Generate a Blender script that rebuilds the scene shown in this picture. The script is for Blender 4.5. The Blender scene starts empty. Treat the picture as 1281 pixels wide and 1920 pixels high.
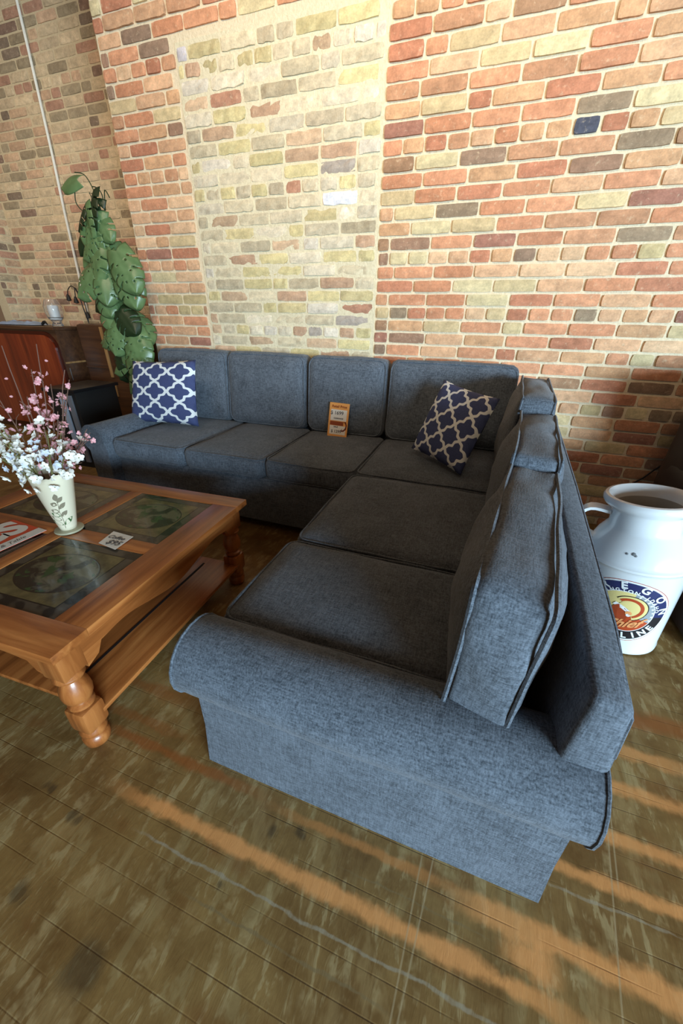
import bpy, bmesh, math, random
from mathutils import Vector, Matrix, Euler, noise
random.seed(7)
S = bpy.context.scene
COL = S.collection
PI = math.pi

# ------------------------------------------------------------------ camera
cam_d = bpy.data.cameras.new('camera'); cam = bpy.data.objects.new('camera', cam_d); COL.objects.link(cam)
VX = Vector(((-1593-640.5)/707, -(557-960)/707, -1)).normalized()
VZ = Vector(((620-640.5)/707, -(2310-960)/707, -1)).normalized()
zx = -VX; zz = -VZ
zx = (zx-zz*zx.dot(zz)).normalized(); zy = zz.cross(zx)
R = Matrix((zx, zy, zz))
cam.matrix_world = Matrix.Translation((0, 0, 1.15)) @ R.to_4x4()
cam_d.sensor_fit = 'AUTO'; cam_d.sensor_width = 36.0; cam_d.lens = 36*707/1920
cam_d.clip_start = .02
S.camera = cam

# ------------------------------------------------------------------ light
w = bpy.data.worlds.new('world'); S.world = w; w.use_nodes = True
w.node_tree.nodes['Background'].inputs[0].default_value = (1.0, .64, .38, 1)
w.node_tree.nodes['Background'].inputs[1].default_value = .13
def area(name, loc, target, sx, sy, power, col):
    d = bpy.data.lights.new(name, 'AREA'); d.shape = 'RECTANGLE'; d.size = sx; d.size_y = sy; d.energy = power; d.color = col
    o = bpy.data.objects.new(name, d); COL.objects.link(o); o.location = loc
    o.rotation_euler = (Vector(target)-Vector(loc)).to_track_quat('-Z', 'Y').to_euler()
    return o
area('storefront_daylight', (4.3, -3.2, 1.35), (-.4, 1.8, .7), 2.8, 1.3, 740, (.61, .83, 1.0))
wl = area('track_lights', (-.4, -.6, 3.5), (-.8, 2.5, 2.3), 2.4, .5, 20, (1.0, .78, .55)); wl.data.spread = math.radians(70)
rl = area('recess_fill_light', (-3.6, .9, 3.6), (-4.1, 3.2, 1.3), .8, .4, 9, (1.0, .80, .58)); rl.data.spread = math.radians(85)  # unseen fill lamp added to brighten the recess
S.view_settings.view_transform = 'Standard'; S.view_settings.look = 'None'
S.view_settings.exposure = 0.10; S.view_settings.gamma = 1.0; S.view_settings.use_curve_mapping = False

# ------------------------------------------------------------------ helpers
def srgb(r, g, b):
    f = lambda c: (c/255/12.92) if c/255 <= .04045 else ((c/255+.055)/1.055)**2.4
    return (f(r), f(g), f(b), 1.0)
class NT:
    def __init__(s, name):
        s.m = bpy.data.materials.new(name); s.m.use_nodes = True
        s.t = s.m.node_tree; s.b = s.t.nodes['Principled BSDF']
    def n(s, ty, **k):
        nd = s.t.nodes.new(ty)
        for a, v in k.items(): setattr(nd, a, v)
        return nd
    def put(s, sock, v):
        if hasattr(v, 'is_linked') or isinstance(v, bpy.types.NodeSocket): s.t.links.new(v, sock)
        elif isinstance(v, (tuple, list)) and len(v) == 3 and sock.type == 'RGBA': sock.default_value = (*v, 1)
        else: sock.default_value = v
    def math(s, op, a, b=0.0, c=0.0, clamp=False):
        nd = s.n('ShaderNodeMath', operation=op, use_clamp=clamp)
        s.put(nd.inputs[0], a); s.put(nd.inputs[1], b); s.put(nd.inputs[2], c); return nd.outputs[0]
    def coord(s, kind='Object'): return s.n('ShaderNodeTexCoord').outputs[kind]
    def sep(s, v):
        nd = s.n('ShaderNodeSeparateXYZ'); s.put(nd.inputs[0], v); return nd.outputs
    def comb(s, x, y, z=0.0):
        nd = s.n('ShaderNodeCombineXYZ')
        for i, v in enumerate((x, y, z)): s.put(nd.inputs[i], v)
        return nd.outputs[0]
    def mapping(s, v, scale=(1, 1, 1), rot=(0, 0, 0), loc=(0, 0, 0)):
        nd = s.n('ShaderNodeMapping'); s.put(nd.inputs[0], v)
        nd.inputs['Scale'].default_value = scale; nd.inputs['Rotation'].default_value = rot; nd.inputs['Location'].default_value = loc
        return nd.outputs[0]
    def noise(s, v, scale, detail=3, rough=.5, dist=0.0):
        nd = s.n('ShaderNodeTexNoise'); s.put(nd.inputs['Vector'], v)
        nd.inputs['Scale'].default_value = scale; nd.inputs['Detail'].default_value = detail
        nd.inputs['Roughness'].default_value = rough; nd.inputs['Distortion'].default_value = dist
        return nd.outputs[0]
    def rng(s, v, a, b, c=0.0, d=1.0, smooth=False):
        nd = s.n('ShaderNodeMapRange'); nd.clamp = True
        if smooth: nd.interpolation_type = 'SMOOTHSTEP'
        s.put(nd.inputs[0], v)
        for i, q in enumerate((a, b, c, d)): nd.inputs[i+1].default_value = q
        return nd.outputs[0]
    def mix(s, f, a, b, mode='MIX'):
        nd = s.n('ShaderNodeMix', data_type='RGBA', blend_type=mode)
        s.put(nd.inputs[0], f); s.put(nd.inputs[6], a); s.put(nd.inputs[7], b); return nd.outputs[2]
    def ramp(s, f, stops):
        nd = s.n('ShaderNodeValToRGB'); s.put(nd.inputs[0], f); e = nd.color_ramp.elements
        while len(e) < len(stops): e.new(.5)
        for i, (p, c) in enumerate(stops): e[i].position = p; e[i].color = c
        return nd.outputs[0]
    def bump(s, h, strength, dist=.01):
        nd = s.n('ShaderNodeBump'); s.put(nd.inputs['Height'], h)
        nd.inputs['Strength'].default_value = strength; nd.inputs['Distance'].default_value = dist
        s.t.links.new(nd.outputs[0], s.b.inputs['Normal'])
    def set(s, **k):
        names = dict(col='Base Color', rough='Roughness', metal='Metallic', trans='Transmission Weight', ior='IOR', coat='Coat Weight',
                     sheen='Sheen Weight', alpha='Alpha', emis='Emission Strength', ecol='Emission Color', spec='Specular IOR Level', coatr='Coat Roughness')
        for a, v in k.items(): s.put(s.b.inputs[names[a]], v)
        return s.m
def simple(name, col, rough=.6, var=.12, scale=30, **k):
    t = NT(name); n = t.noise(t.coord(), scale, 3)
    c2 = tuple(min(1, max(0, q*(1-var*2))) for q in col[:3])+(1,)
    return t.set(col=t.mix(n, c2, col), rough=rough, **k)

M = {}
def make_fabric(name, dark, light):
    t = NT(name); co = t.coord()
    a = t.noise(t.mapping(co, (260, 260, 40)), 1, 2, .6)
    b = t.noise(t.mapping(co, (40, 300, 260)), 1, 2, .6)
    c = t.noise(co, 9, 3, .6)
    d = t.noise(t.mapping(co, (300, 40, 300)), 1, 2, .6)
    f = t.math('ADD', t.math('MULTIPLY', t.math('ADD', a, t.math('ADD', b, d)), .28), t.math('MULTIPLY', c, .16))
    f = t.rng(f, .40, .60)
    t.bump(f, .18, .002)
    return t.set(col=t.mix(f, dark, light), rough=.9, spec=.25, sheen=.15)
M['fabric'] = make_fabric('sofa_fabric', srgb(56, 63, 71), srgb(108, 117, 128))
M['piping'] = simple('sofa_piping', srgb(74, 80, 88), .9)
M['recliner'] = simple('dark_brown_leather', srgb(42, 34, 32), .45)
M['black'] = simple('black_lacquer', srgb(22, 22, 25), .35)
M['blackmatte'] = simple('black_plastic', srgb(20, 20, 20), .6)
M['white_paint'] = simple('white_enamel', srgb(226, 231, 233), .22, .03, 12, coat=.5)
M['metal'] = simple('brushed_silver', srgb(170, 175, 180), .35, metal=.8)
def wood(name, c1, c2, c3, rough, axis, scale=1.0, coat=.3):
    t = NT(name); co = t.coord()
    sc = {'x': (3, 42, 42), 'y': (42, 3, 42), 'z': (42, 42, 3)}[axis]
    a = t.noise(t.mapping(co, tuple(q*scale for q in sc)), 1, 4, .6, .5)
    b = t.noise(t.mapping(co, tuple(q*scale*.22 for q in sc)), 1, 3, .5, 1.5)
    f = t.math('ADD', t.math('MULTIPLY', a, .55), t.math('MULTIPLY', b, .45))
    col = t.ramp(f, [(.32, c1), (.5, c2), (.68, c3)])
    t.bump(a, .08, .002)
    return t.set(col=col, rough=rough, coat=coat, coatr=.2)
OAK = (srgb(110, 58, 24), srgb(158, 92, 44), srgb(192, 124, 66))
for ax in 'xyz': M['oak_'+ax] = wood('honey_oak_'+ax, *OAK, .35, ax)
M['redwood'] = wood('polished_red_mahogany', srgb(84, 26, 10), srgb(122, 44, 18), srgb(146, 62, 28), .25, 'z', .6, .6)
M['brownwood'] = wood('brown_stained_wood', srgb(50, 28, 15), srgb(72, 44, 24), srgb(92, 60, 35), .5, 'x', .8)
M['tanwood'] = wood('tan_wood', srgb(130, 96, 56), srgb(160, 122, 76), srgb(176, 140, 92), .5, 'z')

def link(name, me, mats=(), parent=None, smooth=True):
    o = bpy.data.objects.new(name, me); COL.objects.link(o)
    for m in mats: me.materials.append(m)
    if smooth:
        for p in me.polygons: p.use_smooth = True
    if parent: o.parent = parent
    return o
def pyd(name, v, f, mats=(), parent=None, smooth=True, mi=None, uv=None):
    me = bpy.data.meshes.new(name); me.from_pydata([tuple(q) for q in v], [], f); me.update()
    o = link(name, me, mats, parent, smooth)
    if mi:
        for p, i in zip(me.polygons, mi): p.material_index = i
    if uv:
        l = me.uv_layers.new(name='UVMap')
        for lp in me.loops: l.data[lp.index].uv = uv[lp.vertex_index]
    return o
def tag(o, label, cat=None, group=None):
    o['label'] = label
    if cat: o['category'] = cat
    if group: o['group'] = group
    return o
def empty(name, loc, label, cat, group=None, rot=(0, 0, 0)):
    o = bpy.data.objects.new(name, None); COL.objects.link(o); o.location = loc; o.rotation_euler = rot
    o.empty_display_size = .05
    return tag(o, label, cat, group)
def struct(o): o['kind'] = 'structure'; return o
class MB:
    def __init__(s): s.v = []; s.f = []; s.mi = []
    def add(s, v, f, mi=0, mat=None):
        o = len(s.v)
        s.v += [(mat @ Vector(q)) if mat else Vector(q) for q in v]
        s.f += [tuple(i+o for i in q) for q in f]; s.mi += [mi]*len(f); return s
    def box(s, x0, x1, y0, y1, z0, z1, mi=0, bev=0.0, mat=None):
        if bev:
            bm = bmesh.new(); bmesh.ops.create_cube(bm, size=1)
            for q in bm.verts: q.co = Vector(((x0+x1)/2+q.co.x*(x1-x0), (y0+y1)/2+q.co.y*(y1-y0), (z0+z1)/2+q.co.z*(z1-z0)))
            bmesh.ops.bevel(bm, geom=bm.edges[:], offset=bev, segments=2, affect='EDGES', profile=.6)
            bm.verts.index_update(); v = [q.co.copy() for q in bm.verts]; f = [[q.index for q in p.verts] for p in bm.faces]; bm.free()
            return s.add(v, f, mi, mat)
        v = [(x, y, z) for x in (x0, x1) for y in (y0, y1) for z in (z0, z1)]
        return s.add(v, [(0, 1, 3, 2), (4, 6, 7, 5), (0, 4, 5, 1), (2, 3, 7, 6), (0, 2, 6, 4), (1, 5, 7, 3)], mi, mat)
    def lathe(s, prof, n=24, mi=0, mat=None, cap=True, sx=1, sy=1):
        v = []; f = []
        for r, z in prof:
            for i in range(n): v.append((r*math.cos(2*PI*i/n)*sx, r*math.sin(2*PI*i/n)*sy, z))
        for k in range(len(prof)-1):
            for i in range(n):
                j = (i+1) % n; f.append((k*n+i, k*n+j, (k+1)*n+j, (k+1)*n+i))
        if cap:
            f.append(tuple(range(n))[::-1]); f.append(tuple((len(prof)-1)*n+i for i in range(n)))
        return s.add(v, f, mi, mat)
    def tube(s, pts, r, n=8, mi=0, closed=False, mat=None):
        pts = [Vector(p) for p in pts]; N = len(pts); v = []; f = []; up = None
        rr = r if isinstance(r, (list, tuple)) else [r]*N
        for k in range(N):
            a = pts[(k-1) % N] if (closed or k > 0) else pts[k]; b = pts[(k+1) % N] if (closed or k < N-1) else pts[k]
            t = (b-a).normalized()
            if up is None: up = t.orthogonal().normalized()
            up = (up-t*up.dot(t))
            if up.length < 1e-6: up = t.orthogonal()
            up.normalize(); sd = t.cross(up)
            for i in range(n):
                an = 2*PI*i/n; v.append(pts[k]+(up*math.cos(an)+sd*math.sin(an))*rr[k])
        for k in range(N if closed else N-1):
            k2 = (k+1) % N
            for i in range(n):
                j = (i+1) % n; f.append((k*n+i, k*n+j, k2*n+j, k2*n+i))
        if not closed: f.append(tuple(range(n))[::-1]); f.append(tuple((N-1)*n+i for i in range(n)))
        return s.add(v, f, mi, mat)
    def build(s, name, mats, parent=None, smooth=False, uv=None):
        if not isinstance(mats, (list, tuple)): mats = [mats]
        o = pyd(name, s.v, s.f, mats, parent, smooth, s.mi, uv)
        if smooth:
            me = o.data; bm = bmesh.new(); bm.from_mesh(me)
            for e in bm.edges:
                if len(e.link_faces) == 2 and e.calc_face_angle(0) > .75: e.smooth = False
            bm.to_mesh(me); bm.free()
        return o
def rot_box(x0, x1, y0, y1, z0, z1, **k): return MB().box(x0, x1, y0, y1, z0, z1, **k)

# ------------------------------------------------------------------ brickwork
t = NT('old_brick')
at = t.n('ShaderNodeAttribute', attribute_name='Col').outputs['Color']
co = t.coord(); n1 = t.noise(co, 28, 4, .65); n2 = t.noise(co, 120, 3, .6)
f = t.math('ADD', t.math('MULTIPLY', n1, .6), t.math('MULTIPLY', n2, .4))
f0 = t.noise(t.mapping(co, (14, 14, 22)), 1, 4, .6, .6)
k1 = t.math('MULTIPLY', t.rng(f, .3, .7, .72, 1.2), t.rng(f0, .3, .7, .82, 1.15))
nd = t.n('ShaderNodeVectorMath', operation='SCALE'); t.put(nd.inputs[0], at); t.put(nd.inputs['Scale'], k1)
wh = t.rng(t.noise(co, 45, 4, .7), .57, .72)
t.bump(f, .5, .006)
M['brick'] = t.set(col=t.mix(t.math('MULTIPLY', wh, .45), nd.outputs[0], srgb(226, 206, 172)), rough=.92, spec=.2)
def mortar(name, c1, c2):
    t = NT(name); co = t.coord(); a = t.noise(co, 60, 4, .7)
    t.bump(a, .7, .008)
    return t.set(col=t.mix(a, c1, c2), rough=.95, spec=.15)
M['mortar'] = mortar('cream_mortar', srgb(204, 186, 150), srgb(244, 230, 202))
M['mortar_patch'] = mortar('smeared_buff_mortar', srgb(200, 188, 152), srgb(240, 230, 202))
M['mortar_old'] = mortar('old_tan_mortar', srgb(196, 176, 140), srgb(216, 196, 160))
CH = .0673; BL = .2185
def brick_wall(name, O, U, L, z0, z1, zref, headers, colf, mats, depth=.012, toothed=(0, 0), matf=None, rough=1.0, seed=1, skip=None, lift=None):
    """bricks on a wall starting at O, running along U for length L; normal is U x Z turned to the viewer."""
    rnd = random.Random(seed); U = Vector(U).normalized(); Nn = U.cross(Vector((0, 0, 1))).normalized()
    V = []; F = []; CL = []; MI = []
    k0 = int(math.floor((z0-zref)/CH))-1; k1 = int(math.ceil((z1-zref)/CH))+1
    NX, NZ = 6, 3
    for k in range(k0, k1):
        zb = zref+k*CH; zt = zb+CH
        hd = k in headers
        x = -rnd.random()*BL
        if not hd: x = -(BL*.5 if k % 2 else 0)-rnd.random()*.05
        while x < L:
            ln = BL/2 if hd else BL*(1+rnd.uniform(-.03, .03))
            if not hd and rnd.random() < .08: ln = BL/2
            a, b = x, x+ln; x += ln
            j = .0038+rnd.random()*.0025
            a += j; b -= j; za = zb+.0045+rnd.random()*.002; zc = zt-.0045-rnd.random()*.002
            a = max(a, 0+rnd.random()*.008*toothed[0]); b = min(b, L-rnd.random()*.012*toothed[1])
            za = max(za, z0); zc = min(zc, z1)
            if b-a < .02 or zc-za < .02: continue
            xm = (a+b)/2; zm = (za+zc)/2
            if skip and skip(xm, zm): continue
            c = colf(xm, zm, ln < .15, k, rnd)
            d = depth*(1+rnd.uniform(-.35, .35)) if lift is None else lift(xm, zm, rnd)
            base = len(V); jj = .0022*rough; sd = rnd.random()*100
            tilt = rnd.uniform(-.0015, .0015)
            for iz in range(NZ+1):
                for ix in range(NX+1):
                    u = ix/NX; v = iz/NZ
                    px = a+(b-a)*u; pz = za+(zc-za)*v
                    e = noise.noise(Vector((px*30+sd, pz*30, sd)))
                    # pull corners in
                    cu = 1-abs(2*u-1); cv = 1-abs(2*v-1)
                    if ix in (0, NX): px += (.002+jj*e)*(1 if ix == 0 else -1)+ (0.003 if iz in (0, NZ) else 0)*(1 if ix == 0 else -1)
                    if iz in (0, NZ): pz += (.001+jj*e)*(1 if iz == 0 else -1)+ (0.002 if ix in (0, NX) else 0)*(1 if iz == 0 else -1)
                    edge = ix in (0, NX) or iz in (0, NZ)
                    dd = d-(.003 if edge else 0)+e*.0018*rough+tilt*(2*u-1)
                    V.append(Vector(O)+U*px+Vector((0, 0, pz))+Nn*dd)
            for iz in range(NZ):
                for ix in range(NX):
                    q = base+iz*(NX+1)+ix; F.append((q, q+1, q+NX+2, q+NX+1)); MI.append(0)
            ring = [base+i for i in range(NX+1)]+[base+i*(NX+1)+NX for i in range(1, NZ+1)]+[base+NZ*(NX+1)+i for i in range(NX-1, -1, -1)]+[base+i*(NX+1) for i in range(NZ-1, 0, -1)]
            rb = len(V)
            for r_ in ring:
                p = V[r_]; V.append(p-Nn*((p-Vector(O)).dot(Nn)+.004))
            m = len(ring)
            for i in range(m):
                j2 = (i+1) % m; F.append((ring[j2], ring[i], rb+i, rb+j2)); MI.append(0)
            CL += [c]*(len(V)-base)
    return V, F, CL, MI
def finish_wall(name, parts, boxes, mats):
    V = []; F = []; C = []; MI = []
    for v, f, c, mi in parts:
        o = len(V); V += v; F += [tuple(i+o for i in q) for q in f]; C += c; MI += mi
    mb = MB()
    for (x0, x1, y0, y1, z0, z1, mi) in boxes: mb.box(x0, x1, y0, y1, z0, z1, mi)
    o = len(V); V += mb.v; F += [tuple(i+o for i in q) for q in mb.f]; MI += mb.mi; C += [(1, 1, 1)]*len(mb.v)
    ob = pyd(name, V, F, mats, None, False, MI)
    ca = ob.data.color_attributes.new('Col', 'FLOAT_COLOR', 'POINT')
    flat = []
    for c in C: flat += [c[0], c[1], c[2], 1.0]
    ca.data.foreach_set('color', flat)
    return struct(ob)
def L3(r, g, b): return srgb(r, g, b)[:3]
def vary(c, rnd, s=.1):
    k = 1+rnd.uniform(-s, s); cr = (.60, .47, .33)
    return tuple((q*.74+b_*.26)*k for q, b_ in zip(c, cr))
RED = [L3(202, 124, 82), L3(216, 142, 100), L3(186, 104, 70), L3(208, 132, 92), L3(196, 134, 94)]
PEACH = [L3(222, 170, 128), L3(228, 184, 142), L3(214, 160, 118), L3(208, 154, 108)]
BUFF = [L3(214, 192, 142), L3(206, 182, 134), L3(196, 176, 124), L3(220, 204, 156)]
DARK = [L3(142, 98, 76), L3(150, 80, 66), L3(124, 92, 74), L3(134, 112, 88), L3(150, 104, 70)]
def pick(rnd, table):
    r = rnd.random()
    for p, l in table:
        if r < p: return vary(rnd.choice(l), rnd)
        r -= p
    return vary(rnd.choice(table[-1][1]), rnd)
X0 = -2.43
PL = -1.89; PR = -.70; PT = 2.455
def in_patch(x, z):
    xl = PL-.03*math.sin(z*7)-.02*math.sin(z*31) - (.06 if z < 1.1 else 0)
    return xl < x < PR+.012*math.sin(z*23) and z < PT+.02*math.sin(x*9)
def right_col(u, z, short, k, rnd):
    x = u+X0
    if short and abs(x-.22) < .055 and abs(z-1.905) < .03: return L3(84, 86, 98)
    if x < PL+.1: return pick(rnd, [(.36, RED), (.36, PEACH), (.14, BUFF), (.14, DARK)])
    return pick(rnd, [(.44, RED), (.28, PEACH), (.13, BUFF), (.15, DARK)])
def patch_col(u, z, short, k, rnd):
    c = patch_col0(u, z, short, k, rnd); c = (c[0], c[1], c[2]*1.08); q = rnd.uniform(.84, 1.08); return tuple(a*q for a in c)
def patch_col0(u, z, short, k, rnd):
    x = u+PL-.1
    if abs(x+.95) < .09 and abs(z-1.735) < .034: return L3(238, 240, 240)
    if abs(x+1.70) < .08 and abs(z-1.585) < .034: return L3(222, 218, 210)
    if abs(x+1.80) < .07 and z > 2.36: return L3(196, 190, 186)
    return pick(rnd, [(.40, [L3(222, 210, 172), L3(214, 202, 162), L3(228, 218, 184), L3(208, 196, 158)]),
                      (.26, [L3(214, 202, 138), L3(222, 208, 142), L3(204, 190, 130)]),
                      (.16, [L3(196, 160, 122), L3(190, 150, 114), L3(204, 172, 132)]),
                      (.13, [L3(188, 176, 142), L3(180, 168, 132), L3(230, 222, 196)]),
                      (.05, [L3(170, 162, 148), L3(196, 134, 100)])])
def recess_col(u, z, short, k, rnd):
    return pick(rnd, [(.42, [L3(204, 180, 142), L3(196, 172, 136), L3(210, 186, 148)]), (.24, [L3(198, 158, 124), L3(190, 150, 116), L3(200, 162, 126)]),
                      (.16, [L3(178, 124, 98), L3(168, 114, 90)]), (.12, [L3(146, 130, 100), L3(138, 120, 90)]), (.06, [L3(108, 72, 60), L3(96, 76, 62)])])
ZR = 1.937-CH*60
HD = {60-1-0: 1}
headers_right = {60-1+0, 60-8, 60-12, 60+6, 60-19}
def seg(x0, x1, z0, z1, hd, colf, seed, **k):
    return brick_wall('s', (x0, 2.5, 0), (1, 0, 0), x1-x0, z0, z1, ZR+k.pop('dz', 0), hd, lambda u, z, sh, kk, rn: colf(u+x0-X0, z, sh, kk, rn), None, seed=seed, **k)
ZB = ZR+68*CH
p1 = seg(X0, PL-.01, 0, ZB, headers_right, right_col, 3, toothed=(1.6, 1.5))
p2 = seg(PR+.008, X0+4.6, 0, ZB, headers_right, right_col, 4, toothed=(1.0, 0))
p3 = seg(X0, X0+4.6, ZB, 3.02, headers_right, right_col, 6, toothed=(1.6, 0))
pp = seg(PL, PR, 0, PT-.012, {60-3, 60-14, 60+5, 60-21}, lambda u, z, sh, kk, rn: patch_col(u+X0-PL+.1, z, sh, kk, rn), 5, rough=2.8, dz=.02, toothed=(1, 1), lift=lambda x, z, r: r.uniform(.006, .014))
wall_back = finish_wall('wall_back', [p1, p2, p3, pp], [(X0, 2.17, 2.5, 2.62, 0, 3.02, 1), (X0, -2.31, 2.62, 3.2, 0, 3.02, 1), (PL-.004, PR+.004, 2.4955, 2.51, 0, PT-.012, 2)],
                        [M['brick'], M['mortar'], M['mortar_patch']])
rec = brick_wall('c', (-5.1, 3.228, 0), (1, 0, 0), 2.9, .0, 3.75, ZR, {50, 60-9, 60+5, 60+12, 60+20}, recess_col, None, depth=.006, seed=9, skip=lambda u, z: u-5.1 < -4.72+.012*math.sin(z*9))
wall_recess = finish_wall('wall_recess', [rec], [(-5.1, -2.2, 3.228, 3.35, 0, 3.75, 1)], [M['brick'], M['mortar_old']])
lw = brick_wall('d', (-4.72, 2.97, 0), (0, 1, 0), .26, .0, 2.35, ZR, {50, 60-9, 60+5}, recess_col, None, depth=.006, seed=11)
wall_left = finish_wall('wall_left', [lw], [(-4.84, -4.72, 2.97, 3.228, 0, 2.35, 1)], [M['brick'], M['mortar_old']])

# ------------------------------------------------------------------ floor
t = NT('worn_floorboards'); co = t.coord(); sx_, sy_, sz_ = t.sep(co)
X, Y = sx_, sy_
nw = t.math('MULTIPLY', t.math('SUBTRACT', t.noise(t.mapping(co, (9, 14, 1)), 1, 4, .65), .5), .028)
Yw = t.math('ADD', Y, nw)
big = t.noise(co, 2.6, 4, .6); mid = t.noise(co, 11, 4, .65)
scr = t.noise(t.mapping(co, (34, 9, 1), (0, 0, .22)), 1, 4, .65, .4)
scr2 = t.noise(t.mapping(co, (20, 7, 1), (0, 0, -.35)), 1, 4, .6, .8)
c = t.mix(t.rng(t.math('ADD', t.math('MULTIPLY', big, .55), t.math('MULTIPLY', mid, .45)), .36, .64), srgb(110, 80, 42), srgb(154, 124, 72))
m1 = t.math('MULTIPLY', t.rng(scr, .52, .60, smooth=True), t.rng(mid, .40, .58, smooth=True))
c = t.mix(t.math('MULTIPLY', m1, .5), c, srgb(190, 170, 122))
m2 = t.math('MULTIPLY', t.rng(scr2, .53, .62, smooth=True), t.rng(big, .38, .56, smooth=True))
c = t.mix(t.math('MULTIPLY', m2, .42), c, srgb(168, 148, 100))
m4 = t.rng(t.noise(t.mapping(co, (9, 5, 1), (0, 0, .5), (7, 2, 0)), 1, 4, .65, .5), .54, .62, smooth=True)
c = t.mix(t.math('MULTIPLY', m4, .34), c, srgb(176, 150, 100))
m3 = t.rng(t.noise(t.mapping(co, (4, 7, 1), (0, 0, 0), (3, 1, 0)), 1, 3, .6), .55, .72, smooth=True)
c = t.mix(t.math('MULTIPLY', m3, .6), c, srgb(124, 80, 38))
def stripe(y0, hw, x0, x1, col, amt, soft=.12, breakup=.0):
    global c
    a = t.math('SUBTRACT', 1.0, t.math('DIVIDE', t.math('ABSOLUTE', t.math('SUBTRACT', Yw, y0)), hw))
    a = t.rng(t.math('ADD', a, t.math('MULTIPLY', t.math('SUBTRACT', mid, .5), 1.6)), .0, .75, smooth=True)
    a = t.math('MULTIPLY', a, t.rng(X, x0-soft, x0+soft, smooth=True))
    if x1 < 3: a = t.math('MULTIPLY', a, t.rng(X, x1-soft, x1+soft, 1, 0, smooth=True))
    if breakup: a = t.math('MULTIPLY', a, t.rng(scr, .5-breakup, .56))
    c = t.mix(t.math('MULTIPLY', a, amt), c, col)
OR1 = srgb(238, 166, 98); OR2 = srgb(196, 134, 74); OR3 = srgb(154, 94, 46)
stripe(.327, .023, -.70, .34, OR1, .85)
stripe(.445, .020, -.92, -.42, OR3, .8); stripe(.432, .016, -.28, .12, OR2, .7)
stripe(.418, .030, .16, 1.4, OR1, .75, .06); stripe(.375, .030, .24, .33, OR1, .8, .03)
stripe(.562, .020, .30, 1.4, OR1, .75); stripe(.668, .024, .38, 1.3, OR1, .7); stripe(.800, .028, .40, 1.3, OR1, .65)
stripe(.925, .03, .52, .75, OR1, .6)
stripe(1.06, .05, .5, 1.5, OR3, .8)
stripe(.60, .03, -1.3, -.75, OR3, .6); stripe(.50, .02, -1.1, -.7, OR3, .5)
OLV = srgb(134, 116, 80); WHT = srgb(168, 158, 134)
stripe(.268, .0042, -.60, .25, WHT, .75, .05, .35); stripe(.214, .004, -.42, .02, OLV, .7, .05, .3); stripe(.517, .004, .34, .58, WHT, .6, .05, .35)
stripe(.378, .003, -.1, .2, OLV, .6, .05, .3); stripe(.49, .004, -.5, -.1, OLV, .6, .05, .3)
# board seams
fr = t.math('FRACT', t.math('DIVIDE', t.math('ADD', Y, 5-.2145+.0275), .0553))
seam = t.rng(t.math('ABSOLUTE', t.math('SUBTRACT', fr, .5)), .0, .032, 1, 0)
seam = t.math('MULTIPLY', seam, t.rng(t.noise(t.mapping(co, (5, 20, 1)), 1, 2, .5), .42, .62))
c = t.mix(t.math('MULTIPLY', seam, .42), c, srgb(54, 38, 22))
# long scratches across the boards
for (xa, slope, y0, y1) in ((.077, .11, .16, .48), (.052, .06, .16, .45), (.455, .14, .25, .68), (.470, .12, .55, .72)):
    d = t.math('ABSOLUTE', t.math('SUBTRACT', t.math('SUBTRACT', X, xa), t.math('MULTIPLY', t.math('SUBTRACT', Y, .45), slope)))
    a = t.rng(d, .0008, .0026, 1, 0)
    a = t.math('MULTIPLY', a, t.rng(Y, y0, y0+.03)); a = t.math('MULTIPLY', a, t.rng(Y, y1, y1+.03, 1, 0))
    c = t.mix(t.math('MULTIPLY', a, .5), c, srgb(190, 170, 130))
# dark old stains
for (xs, ys, r) in ((-.31, .385, .022), (-.245, .405, .02), (-.80, .235, .022), (-.92, .26, .02), (.26, .245, .014), (.43, .30, .012), (-.55, .06, .05), (-.78, .09, .03), (-.36, .255, .012)):
    dx = t.math('SUBTRACT', t.math('ADD', X, t.math('MULTIPLY', t.math('SUBTRACT', scr2, .5), .09)), xs); dy = t.math('SUBTRACT', Yw, ys)
    d = t.math('SQRT', t.math('ADD', t.math('MULTIPLY', dx, dx), t.math('MULTIPLY', dy, dy)))
    c = t.mix(t.math('MULTIPLY', t.rng(d, r*.3, r, 1, 0, True), .55), c, srgb(42, 36, 30))
h = t.math('ADD', scr, t.math('MULTIPLY', seam, -1.0)); t.bump(h, .25, .004)
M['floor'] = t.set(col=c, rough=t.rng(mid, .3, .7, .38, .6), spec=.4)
struct(MB().box(-5.1, 3.2, -4.2, 3.35, -.08, 0).build('floor', M['floor']))

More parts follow.
